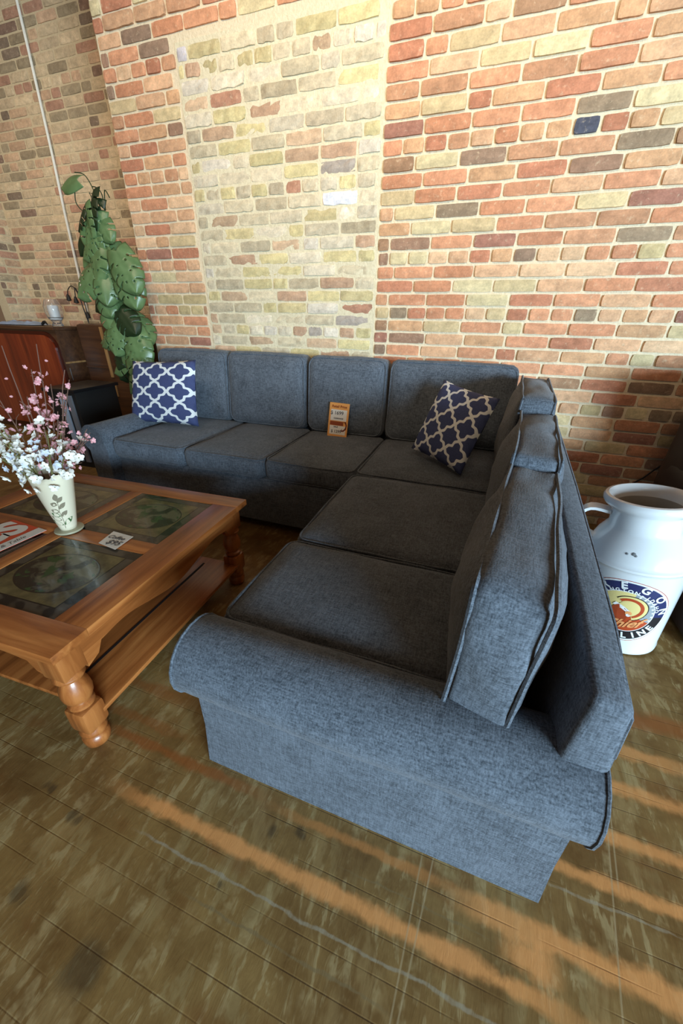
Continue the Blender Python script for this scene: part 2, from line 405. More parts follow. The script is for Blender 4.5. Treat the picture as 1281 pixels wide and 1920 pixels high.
# ------------------------------------------------------------------ sofa
def cushion_mesh(W, D, H, r, puff=(0, 0, 0), n=14, wr=.004, seed=0, sag=0):
    """box W x D x H centred at the origin with rounded edges, faces puffed out along each axis"""
    bm = bmesh.new(); idx = {}
    h = Vector((W/2, D/2, H/2)); V = []; F = []
    def gv(p):
        k = (round(p[0], 5), round(p[1], 5), round(p[2], 5))
        if k not in idx:
            idx[k] = len(V); V.append(Vector(p))
        return idx[k]
    g = [math.sin((i/n-.5)*PI)*.35+(i/n-.5)*1.3 for i in range(n+1)]
    g = [q/g[-1] for q in g]
    for ax in range(3):
        for s in (-1, 1):
            for i in range(n):
                for j in range(n):
                    q = []
                    for (a, b) in ((g[i], g[j]), (g[i+1], g[j]), (g[i+1], g[j+1]), (g[i], g[j+1])):
                        p = [0, 0, 0]; p[ax] = s; p[(ax+1) % 3] = a; p[(ax+2) % 3] = b; q.append(gv(p))
                    F.append(tuple(q) if s > 0 else tuple(q[::-1]))
    out = []
    for p in V:
        q = Vector((p.x*h.x, p.y*h.y, p.z*h.z))
        inn = Vector([max(-(h[i]-r), min(h[i]-r, q[i])) for i in range(3)])
        d = q-inn
        if d.length > 1e-9: q = inn+d.normalized()*r
        for ax in range(3):
            a, b = (ax+1) % 3, (ax+2) % 3
            k = (1-min(1, abs(p[a]))**2.4)*(1-min(1, abs(p[b]))**2.4)
            q[ax] += puff[ax]*k*p[ax]
        e = noise.noise(Vector((q.x*7+seed*3.1, q.y*7, q.z*7)))+.5*noise.noise(Vector((q.x*19+seed, q.y*19, q.z*19)))
        q += d.normalized()*e*wr if d.length > 1e-9 else Vector((0, 0, 0))
        out.append(q)
    return out, F
def loop_rr(a, b, r, seg=5):
    pts = []
    for cx, cy, a0 in ((a-r, b-r, 0), (-(a-r), b-r, PI/2), (-(a-r), -(b-r), PI), (a-r, -(b-r), 1.5*PI)):
        for i in range(seg+1):
            an = a0+PI/2*i/seg; pts.append((cx+r*math.cos(an), cy+r*math.sin(an)))
    out = []
    for i, p in enumerate(pts):       # densify straight runs
        q = pts[(i+1) % len(pts)]; out.append(p); L_ = math.dist(p, q)
        m = int(L_/.05)
        for k in range(1, m): out.append((p[0]+(q[0]-p[0])*k/m, p[1]+(q[1]-p[1])*k/m))
    return out
def cushion(name, parent, W, D, H, loc, rot, r, puff, pipe_axis, wr=.004, seed=0, pr=.0042, pipe_off=None):
    v, f = cushion_mesh(W, D, H, r, puff, wr=wr, seed=seed)
    o = pyd(name, v, f, [M['fabric']], parent)
    o.location = loc; o.rotation_euler = rot
    dims = [W, D, H]; a, b = (pipe_axis+1) % 3, (pipe_axis+2) % 3
    mb = MB(); off = r*.42 if pipe_off is None else pipe_off
    for s in (-1, 1):
        pts = []
        for (p, q) in loop_rr(dims[a]/2-(r*.22 if r > .02 else -.002), dims[b]/2-(r*.22 if r > .02 else -.002), r*1.3):
            c3 = [0, 0, 0]; c3[a] = p; c3[b] = q
            c3[pipe_axis] = s*(dims[pipe_axis]/2-off*.55)
            w_ = noise.noise(Vector((p*5+seed*7, q*5, s*3)))*.006
            c3[pipe_axis] += w_
            pts.append(c3)
        MB().tube(pts, pr, 6, closed=True).build('piping', M['fabric'], o, smooth=True)
    return o
sofa = empty('sectional_sofa', (0, 0, 0), 'L-shaped charcoal blue upholstered sectional sofa with rolled arms in front of the brick wall', 'sofa')
# base: long run under the back cushions and the return towards the camera
mb = MB()
mb.box(-2.20, .30, 1.665, 2.44, .07, .345, bev=.012)
b = mb.build('base_frame', M['fabric'], sofa, True)
mb = MB(); mb.box(-.53, .27, .60, 1.66, .03, .345, bev=.012); mb.build('base_frame', M['fabric'], sofa, True)
# seat cushions (z .345-.47)
seats = [(-2.085, -1.565, 1.625, 2.32), (-1.56, -1.045, 1.64, 2.32), (-1.04, -.535, 1.655, 2.32), (-.53, .16, 1.665, 2.32)]
for i, (a, b_, y0, y1) in enumerate(seats):
    cushion('seat_cushion', sofa, b_-a, y1-y0, .115, ((a+b_)/2, (y0+y1)/2, .402), (0, 0, 0), .032, (0, .008, .016), 2, .003, i)
for i, (a, b_, y0, y1) in enumerate([(-.535, .15, 1.005, 1.655), (-.545, .12, .585, 1.0)]):
    cushion('seat_cushion', sofa, b_-a, y1-y0, .115, ((a+b_)/2, (y0+y1)/2, .402), (0, 0, 0), .032, (0.006, 0, .014), 2, .003, 10+i)
# back cushions of the long run
for i, (a, b_) in enumerate([(-2.24, -1.66), (-1.655, -1.075), (-1.055, -.545), (-.53, .17)]):
    cushion('back_cushion', sofa, b_-a, .15, .46, ((a+b_)/2, 2.345, .688), (-.10, 0, 0), .04, (0, .03, .008), 1, .005, 20+i)
# back cushions of the return
for i, (x0, y0, x1, y1, zb, zt) in enumerate([(.072, .508, .142, 1.10, .452, .778), (.142, 1.09, .185, 1.62, .46, .822), (.175, 1.62, .205, 2.20, .46, .880)]):
    L_ = math.dist((x0, y0), (x1, y1)); yaw = -math.atan2(x1-x0, y1-y0)
    cushion('back_cushion', sofa, .122, L_, zt-zb, ((x0+x1)/2+.02, (y0+y1)/2, (zb+zt)/2), (.02, .05, yaw), .016, (.046, .008, .010), 0, .011, 30+i, .005, .004)
# back frame, long run (hidden low behind the cushions) and return
mb = MB(); mb.box(-2.27, .33, 2.40, 2.478, .07, .80, bev=.02); mb.build('back_frame', M['fabric'], sofa, True)
def loft(secs, name, mat, parent, bev=.014):
    v = []; f = []; m = len(secs[0])
    for s in secs: v += s
    for k in range(len(secs)-1):
        for i in range(m):
            j = (i+1) % m; f.append((k*m+i, k*m+j, (k+1)*m+j, (k+1)*m+i))
    f.append(tuple(range(m))[::-1]); f.append(tuple((len(secs)-1)*m+i for i in range(m)))
    bm = bmesh.new(); vs = [bm.verts.new(q) for q in v]
    for q in f: bm.faces.new([vs[i] for i in q])
    bmesh.ops.recalc_face_normals(bm, faces=bm.faces[:])
    if bev:
        es = [e for e in bm.edges if len(e.link_faces) == 2 and e.calc_face_angle(0) > .5]
        bmesh.ops.bevel(bm, geom=es, offset=bev, segments=3, affect='EDGES', profile=.5)
    me = bpy.data.meshes.new(name); bm.to_mesh(me); bm.free()
    return link(name, me, [mat], parent)
secs = []
for y, xo, xi, zt, zi in ((.476, .294, .233, .636, .650), (.64, .300, .236, .664, .676), (1.2, .312, .245, .715, .725), (1.8, .335, .27, .735, .742), (2.40, .36, .30, .748, .752)):
    secs.append([(xi-.02, y, .30), (.315+.02*(y-.44), y, .30), (xo, y, zt), (xi, y, zi)])
# keep the lower part from the arm inwards only
secs0 = [[(p[0], y0, p[2]) for p in secs[0]] for y0 in (.445,)]
bf = loft(secs, 'back_frame', M['fabric'], sofa)
loft([[(.20, .60, .03), (.315, .60, .03), (.315, .60, .32), (.20, .60, .32)], [(.27, 2.40, .03), (.35, 2.40, .03), (.35, 2.40, .32), (.27, 2.40, .32)]], 'back_frame', M['fabric'], sofa, .01)
mb = MB(); mb.tube([(xo_, y_, z_) for y_, xo_, z_ in ((.481, .296, .53), (.481, .290, .624), (.492, .288, .634), (.64, .295, .661), (1.2, .307, .712), (1.8, .330, .732), (2.38, .355, .746))], .0034, 6)
mb.build('piping', M['fabric'], bf, True)
# rolled arms
def arm(name, half_len, parent, loc, rotz, body=(-.075, .05), zc=.412, r=.094, oc=(0.0), wave=.004, toe=.0):
    """profile in (p, z): p negative = outer side; the extrusion runs along local x"""
    prof = [(body[0], 0.0), (body[0], .15), (body[0]+.002, zc-r*.86)]
    for i in range(15):
        an = math.radians(232-i*(232+8)/14); prof.append((oc+r*math.cos(an), zc+r*math.sin(an)))
    prof += [(body[1]+.012, zc-.06), (body[1], .28), (body[1], .02)]
    N = 26; v = []; f = []; m = len(prof)
    for k in range(N+1):
        u = -half_len+2*half_len*k/N
        for j, (p, z) in enumerate(prof):
            ee = noise.noise(Vector((u*5, p*6, z*6)))*wave
            g_ = 1.0
            if k in (0, N): g_ = .985
            fl = toe*max(0, 1-z/.12)*(1 if k in (0, N) else 0)
            uu = u*(1 if z > zc-r*.8 else 1)
            v.append((uu+(fl if k == N else -fl), oc+(p-oc)*g_-(ee if z > .05 else 0)-toe*max(0, 1-z/.15), z*g_+(1-g_)*zc if z > .05 else z))
    for k in range(N):
        for j in range(m-1):
            a = k*m+j; f.append((a, a+m, a+m+1, a+1))
        f.append((k*m+m-1, (k+1)*m+m-1, (k+1)*m, k*m))
    # end caps as fans, rolled part slightly domed
    f2 = []
    for k, s in ((0, -1), (N, 1)):
        base = k*m; ci = len(v)
        v.append((s*(half_len+.004), (body[0]+body[1])/2, zc-.02))
        for j in range(m):
            a, b_ = base+j, base+(j+1) % m
            f2.append((a, b_, ci) if s < 0 else (b_, a, ci))
    me = MB().add(v, f+f2)
    o = me.build(name, M['fabric'], parent, True); o.location = loc; o.rotation_euler = (0, 0, rotz)
    for s in (-1, 1):
        pm = MB(); pm.tube([(s*(half_len-.004), oc+(p-oc)*.99, zc+(z-zc)*.99) for p, z in prof[3:18]], .0036, 6)
        pm.build('piping', M['fabric'], o, True)
    return o
arm('arm', .430, sofa, (-.127, .548, 0), 0, body=(-.070, .05), zc=.405, oc=-.038, toe=.006)
arm('arm', .42, sofa, (-2.165, 2.01, 0), -PI/2, body=(-.070, .072), zc=.455, oc=-.02, r=.088)

# ------------------------------------------------------------------ throw pillows
t = NT('trellis_fabric'); uvn = t.n('ShaderNodeUVMap').outputs[0]; ux, uy, _ = t.sep(uvn)
x = t.math('MULTIPLY', t.math('SUBTRACT', ux, .47), 2*PI/.345); y = t.math('MULTIPLY', t.math('SUBTRACT', uy, .5), 2*PI/.31)
xf = t.math('ARCCOSINE', t.math('MULTIPLY', t.math('COSINE', x), .9999)); yf = t.math('ARCCOSINE', t.math('MULTIPLY', t.math('COSINE', y), .9999))
sd_ = t.math('SUBTRACT', xf, yf); dd_ = t.math('SUBTRACT', t.math('ADD', xf, yf), PI)
gg = t.math('MULTIPLY', t.math('MULTIPLY', t.math('COSINE', t.math('MULTIPLY', sd_, 2.0)), t.math('SUBTRACT', 1.0, t.math('DIVIDE', t.math('ABSOLUTE', sd_), PI))), -.45)
bandv = t.math('ABSOLUTE', t.math('SUBTRACT', dd_, gg))
band = t.rng(bandv, .47, .56, 1, 0)
navy = t.mix(t.noise(t.coord(), 200, 2), srgb(48, 58, 96), srgb(72, 84, 130))
t.bump(t.noise(t.coord(), 400, 2), .1, .001)
M['trellis'] = t.set(col=t.mix(band, navy, srgb(228, 234, 236)), rough=.85)
M['navy'] = simple('navy_cotton', srgb(40, 46, 84), .9)
def pillow(corners, thick, label, group=None, flip=False):
    # corners: tl, tr, br, bl
    C4 = [Vector(c) for c in corners]; cen = sum(C4, Vector())/4
    nrm = (C4[1]-C4[3]).cross(C4[0]-C4[2]).normalized()
    if nrm.dot(Vector((0, 0, 1.15))-cen) < 0: nrm = -nrm
    N = 22; V = []; UV = []; F = []
    for side in (1, -1):
        for j in range(N+1):
            for i in range(N+1):
                u, v = i/N, j/N
                a = 2*u-1; b_ = 2*v-1
                # pull edge middles inwards so corners stand out as ears
                pin = .055
                uu = .5+.5*a*(1-pin*(1-b_*b_)*abs(a)**3); vv = .5+.5*b_*(1-pin*(1-a*a)*abs(b_)**3)
                p = C4[0]*(1-uu)*(1-vv)+C4[1]*uu*(1-vv)+C4[2]*uu*vv+C4[3]*(1-uu)*vv
                k = ((1-a*a)*(1-b_*b_))**.42
                p = p+nrm*side*(thick/2*k+.002*noise.noise(Vector((u*9, v*9, side))))
                V.append(p-cen); UV.append((u, 1-v))
    M1 = (N+1)**2
    for s in (0, 1):
        for j in range(N):
            for i in range(N):
                q = s*M1+j*(N+1)+i; ff = (q, q+N+1, q+N+2, q+1); F.append(ff if s == 0 else ff[::-1])
    o = pyd('throw_pillow', V, F, [M['trellis']], None, True, None, UV)
    o.location = cen
    bm = bmesh.new(); bm.from_mesh(o.data); bmesh.ops.remove_doubles(bm, verts=bm.verts[:], dist=.0008); bmesh.ops.recalc_face_normals(bm, faces=bm.faces[:]); bm.to_mesh(o.data); bm.free()
    return tag(o, label, 'pillow', group)
pillow([(-2.25, 2.075, .855), (-1.735, 2.085, .885), (-1.695, 1.97, .492), (-2.225, 1.93, .480)], .13,
       'square navy and white trellis pillow upright by the far left arm of the sofa')
pillow([(-.195, 2.10, .86), (.085, 1.96, .81), (-.03, 1.75, .485), (-.31, 1.98, .515)], .12,
       'navy and white trellis pillow tilted sideways in the inner corner of the sofa')

# ------------------------------------------------------------------ lettering helper
def text_geo(body, size, bold=0.0, align='CENTER', shear=0.0, space=1.0):
    cu = bpy.data.curves.new('lettering', 'FONT'); cu.body = body; cu.size = size; cu.align_x = align; cu.align_y = 'CENTER'
    cu.offset = bold; cu.shear = shear; cu.space_character = space; cu.resolution_u = 4
    o = bpy.data.objects.new('lettering', cu); COL.objects.link(o)
    dg = bpy.context.evaluated_depsgraph_get(); me = o.evaluated_get(dg).to_mesh()
    V = [v.co.copy() for v in me.vertices]; F = [tuple(p.vertices) for p in me.polygons]
    o.evaluated_get(dg).to_mesh_clear(); bpy.data.objects.remove(o); bpy.data.curves.remove(cu)
    return V, F
def flat(name, rgb, rough=.6): return simple(name, srgb(*rgb), rough, .03)
M['paper'] = flat('white_card', (222, 218, 208)); M['ink'] = flat('grey_ink', (84, 82, 84)); M['orange'] = flat('orange_card', (226, 158, 84))
M['brownink'] = flat('brown_red_print', (140, 62, 22)); M['signred'] = flat('orange_red_card', (206, 78, 42)); M['redarrow'] = flat('dark_red_print', (104, 36, 14))

# ------------------------------------------------------------------ price tag on the sofa
def quadframe(o, ex, ey):
    ex = Vector(ex).normalized(); ey = Vector(ey); ey = (ey-ex*ey.dot(ex)).normalized(); ez = ex.cross(ey)
    return Matrix.Translation(o) @ Matrix((ex, ey, ez)).transposed().to_4x4()
T = quadframe((-.815, 2.175, .468), (.98, .02, -.03), (.16, .20, .96))
mb = MB(); mb.box(-.064, .064, 0, .205, -.0015, 0, 0)
pt = mb.build('price_tag', [M['orange']]); pt.matrix_world = T
tag(pt, 'orange retail price tag card standing upright on the middle seat of the sofa', 'price tag')
mb = MB(); mb.box(-.052, .052, .098, .165, .0002, .0008, 0); mb.box(-.052, .052, .014, .068, .0002, .0008, 0); mb.build('white_panel', [M['paper']], pt)
mb = MB(); mb.box(-.052, .035, .070, .094, .0002, .0009, 0)
V = []; arc = [(.035, .094), (.050, .088), (.057, .074), (.054, .058), (.044, .046), (.030, .042), (.034, .054), (.022, .040), (.028, .034), (.046, .036), (.062, .050), (.066, .074), (.058, .096)]
mb.add([(p[0]*.9, p[1], .0012) for p in arc], [tuple(range(len(arc)))[::-1]], 1)
mb.build('arrow_print', [M['brownink'], M['redarrow']], pt)
mb = MB()
for s, sz, px, py, mi in (('Retail Price', .021, 0, .183, 0), ('$ 1699', .030, -.012, .144, 1), ('CLEARANCE', .011, 0, .112, 1), ('SALE', .013, -.012, .06, 1), ('$ 1299', .024, -.008, .032, 1)):
    v, f = text_geo(s, sz, .0006); mb.add([(q.x+px, q.y+py, .0013) for q in v], f, mi)
mb.build('lettering', [M['brownink'], M['ink']], pt)

# ------------------------------------------------------------------ coffee table
TBL = empty('coffee_table', (-1.381, .783, 0), 'square honey oak coffee table with turned legs, lower shelf and four decorated glass panes', 'table', None, (0, 0, math.radians(3.0)))
HX, HY, ZT = .510, .455, .425
rails_y = [(-HX, -HX+.105), (-.035, .030), (HX-.105, HX)]
mb = MB(); mb.box(-HX, -HX+.105, -HY+.10, HY-.085, ZT-.026, ZT, bev=.003); mb.box(HX-.112, HX, -HY+.10, HY-.085, ZT-.026, ZT, bev=.003); mb.box(-.030, .030, -HY+.10, HY-.085, ZT-.024, ZT-.001, bev=.002)
mb.build('tabletop_rails', M['oak_y'], TBL, True)
mb = MB(); mb.box(-HX, HX, -HY, -HY+.101, ZT-.026, ZT, bev=.003); mb.box(-HX, HX, HY-.086, HY, ZT-.026, ZT, bev=.003)
for a, b_ in ((-HX+.10, -.03), (.03, HX-.11)): mb.box(a, b_, -.03, .035, ZT-.024, ZT-.001, bev=.002)
mb.build('tabletop_rails', M['oak_x'], TBL, True)
# glass
t = NT('decorated_glass'); uvn = t.n('ShaderNodeUVMap').outputs[0]; ux, uy, _ = t.sep(uvn); co = t.coord()
nz = t.noise(co, 14, 4, .6); nf = t.noise(co, 60, 3, .6)
c = t.mix(t.rng(nz, .35, .65), srgb(70, 62, 40), srgb(112, 102, 66))
eu = t.math('ABSOLUTE', t.math('SUBTRACT', ux, .5)); ev = t.math('ABSOLUTE', t.math('SUBTRACT', uy, .5))
em = t.math('MAXIMUM', eu, ev)
bord = t.rng(em, .385, .395)
bc = t.mix(t.rng(t.noise(t.mapping(uvn, (5, 5, 1)), 1, 1, .5), .44, .5), srgb(30, 28, 26), srgb(74, 68, 58))
c = t.mix(bord, c, bc)
dx = t.math('DIVIDE', t.math('SUBTRACT', ux, .5), .37); dy = t.math('DIVIDE', t.math('SUBTRACT', uy, .5), .30)
rr = t.math('SQRT', t.math('ADD', t.math('MULTIPLY', dx, dx), t.math('MULTIPLY', dy, dy)))
ov = t.rng(rr, .97, 1.0, 1, 0)
oc_ = t.mix(t.rng(t.noise(t.mapping(uvn, (4, 4, 1)), 1, 3, .6, .6), .46, .56), srgb(44, 38, 30), srgb(98, 94, 72))
oc_ = t.mix(t.rng(t.noise(t.mapping(uvn, (7, 7, 1), (0, 0, 0), (5, 2, 0)), 1, 2, .5, .8), .56, .62), oc_, srgb(52, 74, 40))
c = t.mix(ov, c, oc_)
ring = t.rng(t.math('ABSOLUTE', t.math('SUBTRACT', rr, .98)), .012, .03, 1, 0)
c = t.mix(ring, c, srgb(40, 32, 22))
line = t.rng(t.math('ABSOLUTE', t.math('SUBTRACT', em, .39)), .004, .009, 1, 0); c = t.mix(line, c, srgb(30, 26, 20))
t.bump(t.math('ADD', nf, t.math('MULTIPLY', ring, 1.5)), .12, .002)
M['glass_pane'] = t.set(col=c, rough=.16, spec=.35, coat=.15)
for (a, b_) in ((-HX+.105, -.03), (.03, HX-.112)):
    for (y0, y1) in ((-HY+.10, -.03), (.035, HY-.085)):
        mb = MB(); mb.box(a, b_, y0, y1, ZT-.012, ZT-.0035)
        o = mb.build('glass_pane', M['glass_pane'], TBL, uv=[((q[0]-a)/(b_-a), (q[1]-y0)/(y1-y0)) for q in mb.v])
# aprons with scalloped lower edge
def apron(L_, name, mat, M4):
    n = 40; v = []; f = []
    for i in range(n+1):
        u = -L_/2+L_*i/n; q = abs(u)/(L_/2)
        d = .062+.028*(1-q**2)*0 + .030*math.exp(-((q)/.34)**2) - .012*math.exp(-((q-.62)/.2)**2)
        if q > .86: d = .085+.02*(q-.86)/.14
        for yy in (-.009, .009): v += [(u, yy, 0), (u, yy, -d)]
    for i in range(n):
        a = i*4; b_ = a+4
        f += [(a, b_, b_+1, a+1), (a+2, a+3, b_+3, b_+2), (a+1, b_+1, b_+3, a+3), (a, a+2, b_+2, b_)]
    mb = MB(); mb.add(v, f, 0, M4); o = mb.build(name, mat, TBL); return o
ZA = ZT-.026
apron(2*HY-.17, 'apron', M['oak_y'], Matrix.Translation((HX-.034, 0, ZA)) @ Matrix.Rotation(PI/2, 4, 'Z'))
apron(2*HY-.17, 'apron', M['oak_y'], Matrix.Translation((-HX+.034, 0, ZA)) @ Matrix.Rotation(PI/2, 4, 'Z'))
apron(2*HX-.17, 'apron', M['oak_x'], Matrix.Translation((0, -HY+.034, ZA)))
apron(2*HX-.17, 'apron', M['oak_x'], Matrix.Translation((0, HY-.034, ZA)))
legp = None
for sx in (1, -1):
    for sy in (-1, 1):
        if legp is None:
            mb = MB(); bw = .036
            mb.box(-bw, bw, -bw, bw, ZA-.100, ZA, bev=.004)
            mb.lathe([(.038, ZA-.113), (.0385, ZA-.105), (.036, ZA-.097)], 24)
            mb.lathe([(.026, .165), (.034, .170), (.034, .178), (.027, .184), (.032, .192), (.038, .206), (.040, .222), (.038, .242), (.031, .262), (.026, .272), (.028, .276), (.038, .281), (.040, .288), (.036, .294), (.030, .300)], 24)
            mb.box(-bw, bw, -bw, bw, .075, .163, bev=.014)
            mb.lathe([(.028, .0), (.034, .006), (.037, .022), (.037, .036), (.030, .044), (.036, .052), (.037, .062), (.030, .078)], 24)
            legp = mb.build('leg', M['oak_z'], TBL, True); lg = legp
        else:
            lg = legp.copy(); COL.objects.link(lg); lg.parent = TBL
        lg.location = (sx*(HX-.066), sy*(HY-.056), 0)
mb = MB()
for i in range(1): mb.box(-HX+.03, HX-.03, -HY+.075, HY-.075, .108, .124, bev=.003)
sh = mb.build('shelf', M['oak_y'], TBL, True)
mb = MB(); mb.box(HX-.19, HX-.180, -HY+.12, HY-.12, .1241, .1252); mb.build('shelf_groove', simple('dark_groove', srgb(40, 22, 10), .8), TBL)
TM = Matrix.Translation(TBL.location) @ Matrix.Rotation(math.radians(3.0), 4, 'Z')

# sale sign on the table: orange-red card with a big white letter and a white strip
T = quadframe((-1.431, .763, ZT+.001), (-.05, -.40, 0), (-.40, .035, 0))
T = Matrix.Translation((-1.431, .763, ZT+.0005)) @ Matrix.Rotation(math.radians(-86.5), 4, 'Z') @ Matrix.Scale(-1, 4, (1, 0, 0)) if False else Matrix.Translation((-1.431, .763, ZT+.0005)) @ Matrix.Rotation(math.radians(87.0), 4, 'Z')
# local x runs away from the camera's left; local y runs to -X of the room
mb = MB(); mb.box(-.42, 0, 0, .20, 0, .0015, 0)
sg = mb.build('sale_sign', [M['signred']]); sg.matrix_world = T
tag(sg, 'orange-red sign card with big white letters lying flat on the coffee table', 'sign')
mb = MB(); mb.box(-.42, 0, 0, .045, .0016, .0022, 0); mb.build('white_strip', [M['paper']], sg)
mb = MB(); v, f = text_geo('PCS', .155, .008, 'RIGHT', 0, .95); mb.add([(q.x-.012, q.y*1.1+.125, .0026) for q in v], f)
mb.build('lettering', [M['paper']], sg)
mb = MB(); v, f = text_geo('Sofa & Table', .026, 0, 'RIGHT', .3); mb.add([(q.x-.06, q.y+.022, .0026) for q in v], f); mb.build('handwriting', [M['ink']], sg)
# note card
n4 = [(-1.177, .766, 0), (-1.195, .845, 0), (-1.098, .842, 0), (-1.088, .755, 0)]
mb = MB(); mb.add([(p[0], p[1], ZT+.0008+dz) for dz in (0, .0006) for p in n4], [(3, 2, 1, 0), (4, 5, 6, 7), (0, 1, 5, 4), (1, 2, 6, 5), (2, 3, 7, 6), (3, 0, 4, 7)])
nc = mb.build('note_card', [M['paper']]); nc.location.z = .002
if nc.data.polygons[1].normal.z < 0: nc.data.flip_normals()
tag(nc, 'small white handwritten note card lying on the coffee table beside the vase', 'note card')
mb = MB(); Rm = Matrix.Translation((-1.14, .80, ZT+.0024)) @ Matrix.Rotation(math.radians(3), 4, 'Z')
v, f = text_geo('Coffee', .026, .0005, 'CENTER', .3); mb.add([(q.x-.005, q.y+.014, 0) for q in v], f, 0, Rm)
v, f = text_geo('$95', .036, .0007, 'CENTER', .2); mb.add([(q.x+.012, q.y-.016, 0) for q in v], f, 0, Rm)
mb.build('handwriting', [M['ink']], nc)

# ------------------------------------------------------------------ vase
M['ceramic'] = simple('cream_ceramic', srgb(228, 218, 190), .3, .03, 10, coat=.3)
M['leafgreen'] = flat('painted_green', (74, 104, 62)); M['leafgrey'] = flat('painted_taupe', (132, 122, 100))
VX0, VY0 = -1.362, .800
vase = empty('flower_vase', (VX0, VY0, ZT+.001), 'cream flattened cone vase with scalloped rim and painted sprig on the coffee table', 'vase')
VH = .222
def vr(t_): return .026+(.080-.026)*t_
n = 48; rows = 14; v = []; f = []
for side in (0, 1):
    for k in range(rows+1):
        tt = k/rows
        for i in range(n):
            an = 2*PI*i/n
            zz_ = VH*tt*(1+.07*math.cos(2*an))
            if k == rows: zz_ += .007*abs(math.sin(an*7))
            r_ = vr(tt)-side*.004
            v.append((r_*math.cos(an)*(1+.22*tt), r_*math.sin(an)*(1-.35*tt), zz_+.006))
    for k in range(rows):
        for i in range(n):
            j = (i+1) % n; a = side*(rows+1)*n
            q = (a+k*n+i, a+k*n+j, a+(k+1)*n+j, a+(k+1)*n+i); f.append(q if side == 0 else q[::-1])
a0 = rows*n; a1 = (rows+1)*n+rows*n
for i in range(n):
    j = (i+1) % n; f.append((a0+i, a0+j, a1+j, a1+i))
f.append(tuple(range(n))[::-1])
pyd('body', v, f, [M['ceramic']], vase, True)
mb = MB(); mb.lathe([(.046, 0), (.048, .003), (.046, .007), (.028, .009)], 32); mb.build('foot_plate', simple('greenish_cream_ceramic', srgb(170, 166, 138), .35), vase, True)
# painted sprig on the side facing the room
def on_vase(u, h):         # u: sideways in metres, h: height; returns a point just outside the body on its camera side
    tt = h/VH; rx = vr(tt)*(1+.22*tt); ry = vr(tt)*(1-.35*tt); ang0 = math.atan2(-.78, .66)
    an = ang0+u/((rx+ry)/2)
    return Vector((rx*math.cos(an)*1.008, ry*math.sin(an)*1.008, h*(1+.07*math.cos(2*an))+.006))
mb = MB()
def leaf_on(u, h, ang, L_, wd, mi):
    L_ *= 1.25; wd *= 1.35
    pts = []
    for i in range(11):
        q = i/10; pts.append((q*L_, wd*math.sin(PI*q)))
    for i in range(9, 0, -1):
        q = i/10; pts.append((q*L_, -wd*math.sin(PI*q)))
    v = [on_vase(u+p*math.cos(ang)-q*math.sin(ang), h+p*math.sin(ang)+q*math.cos(ang)) for p, q in pts]
    mb.add(v, [tuple(range(len(v)))], mi)
mb.tube([on_vase(.0, .015), on_vase(.003, .05), on_vase(0, .09), on_vase(.004, .135)], .0009, 5, 1)
for h_, s_, L_, mi in ((.03, 1, .034, 0), (.03, -1, .036, 0), (.052, -1, .032, 1), (.068, 1, .024, 1), (.07, -1, .028, 0), (.088, -1, .024, 1), (.10, 1, .026, 1), (.118, -1, .02, 1), (.128, 1, .022, 1), (.135, 0, .024, 1)):
    leaf_on(0, h_, PI/2-s_*.95 if s_ else PI/2, L_, .0065, mi)
mb.build('painted_sprig', [M['leafgreen'], M['leafgrey']], vase)

# ------------------------------------------------------------------ flowers
M['twig'] = simple('brown_twig', srgb(120, 88, 74), .8); M['greenstem'] = simple('olive_stem', srgb(120, 116, 70), .8)
M['pink'] = simple('pink_petal', srgb(232, 170, 174), .7, .12, 60); M['whitep'] = simple('white_petal', srgb(236, 232, 222), .7, .04, 60)
M['bluep'] = simple('pale_blue_petal', srgb(208, 214, 226), .7, .06, 60); M['cream'] = simple('cream_bud', srgb(226, 214, 180), .7)
def blossom_mesh(r, petals, mat, cup=.35, seed=0, center=None):
    rnd = random.Random(seed); mb = MB()
    for k in range(petals):
        an = 2*PI*k/petals+rnd.uniform(-.15, .15); R_ = Matrix.Rotation(an, 4, 'Z') @ Matrix.Rotation(-cup+rnd.uniform(-.2, .2), 4, 'Y')
        v = [(0, 0, 0)]; rl = r*rnd.uniform(.85, 1.1)
        for i in range(8):
            q = 2*PI*i/8; v.append((rl*.56+rl*.44*math.cos(q), rl*.38*math.sin(q), rl*.10*math.sin(q)**2))
        v.append((rl*.55, 0, -rl*.05))
        f = [(9, i, i+1 if i < 8 else 1) for i in range(1, 9)]+[(0, 4, 5), (0, 5, 6)]
        mb.add(v, f, 0, R_)
    mb.lathe([(r*.02, -r*.05), (r*.14, 0), (r*.12, r*.1), (r*.02, r*.14)], 6, 1)
    return mb, [mat, center or M['cream']]
def bud_mesh(r, mat):
    mb = MB(); mb.lathe([(r*.1, -r), (r*.6, -r*.5), (r*.7, 0), (r*.45, r*.7), (r*.08, r*1.1)], 8); return mb, [mat]
PROTO = {}
def proto(key, mk):
    if key not in PROTO:
        mb, mats = mk(); PROTO[key] = mb.build('blossom', mats, None, False); 
        COL.objects.unlink(PROTO[key])
    return PROTO[key]
rf = random.Random(21)
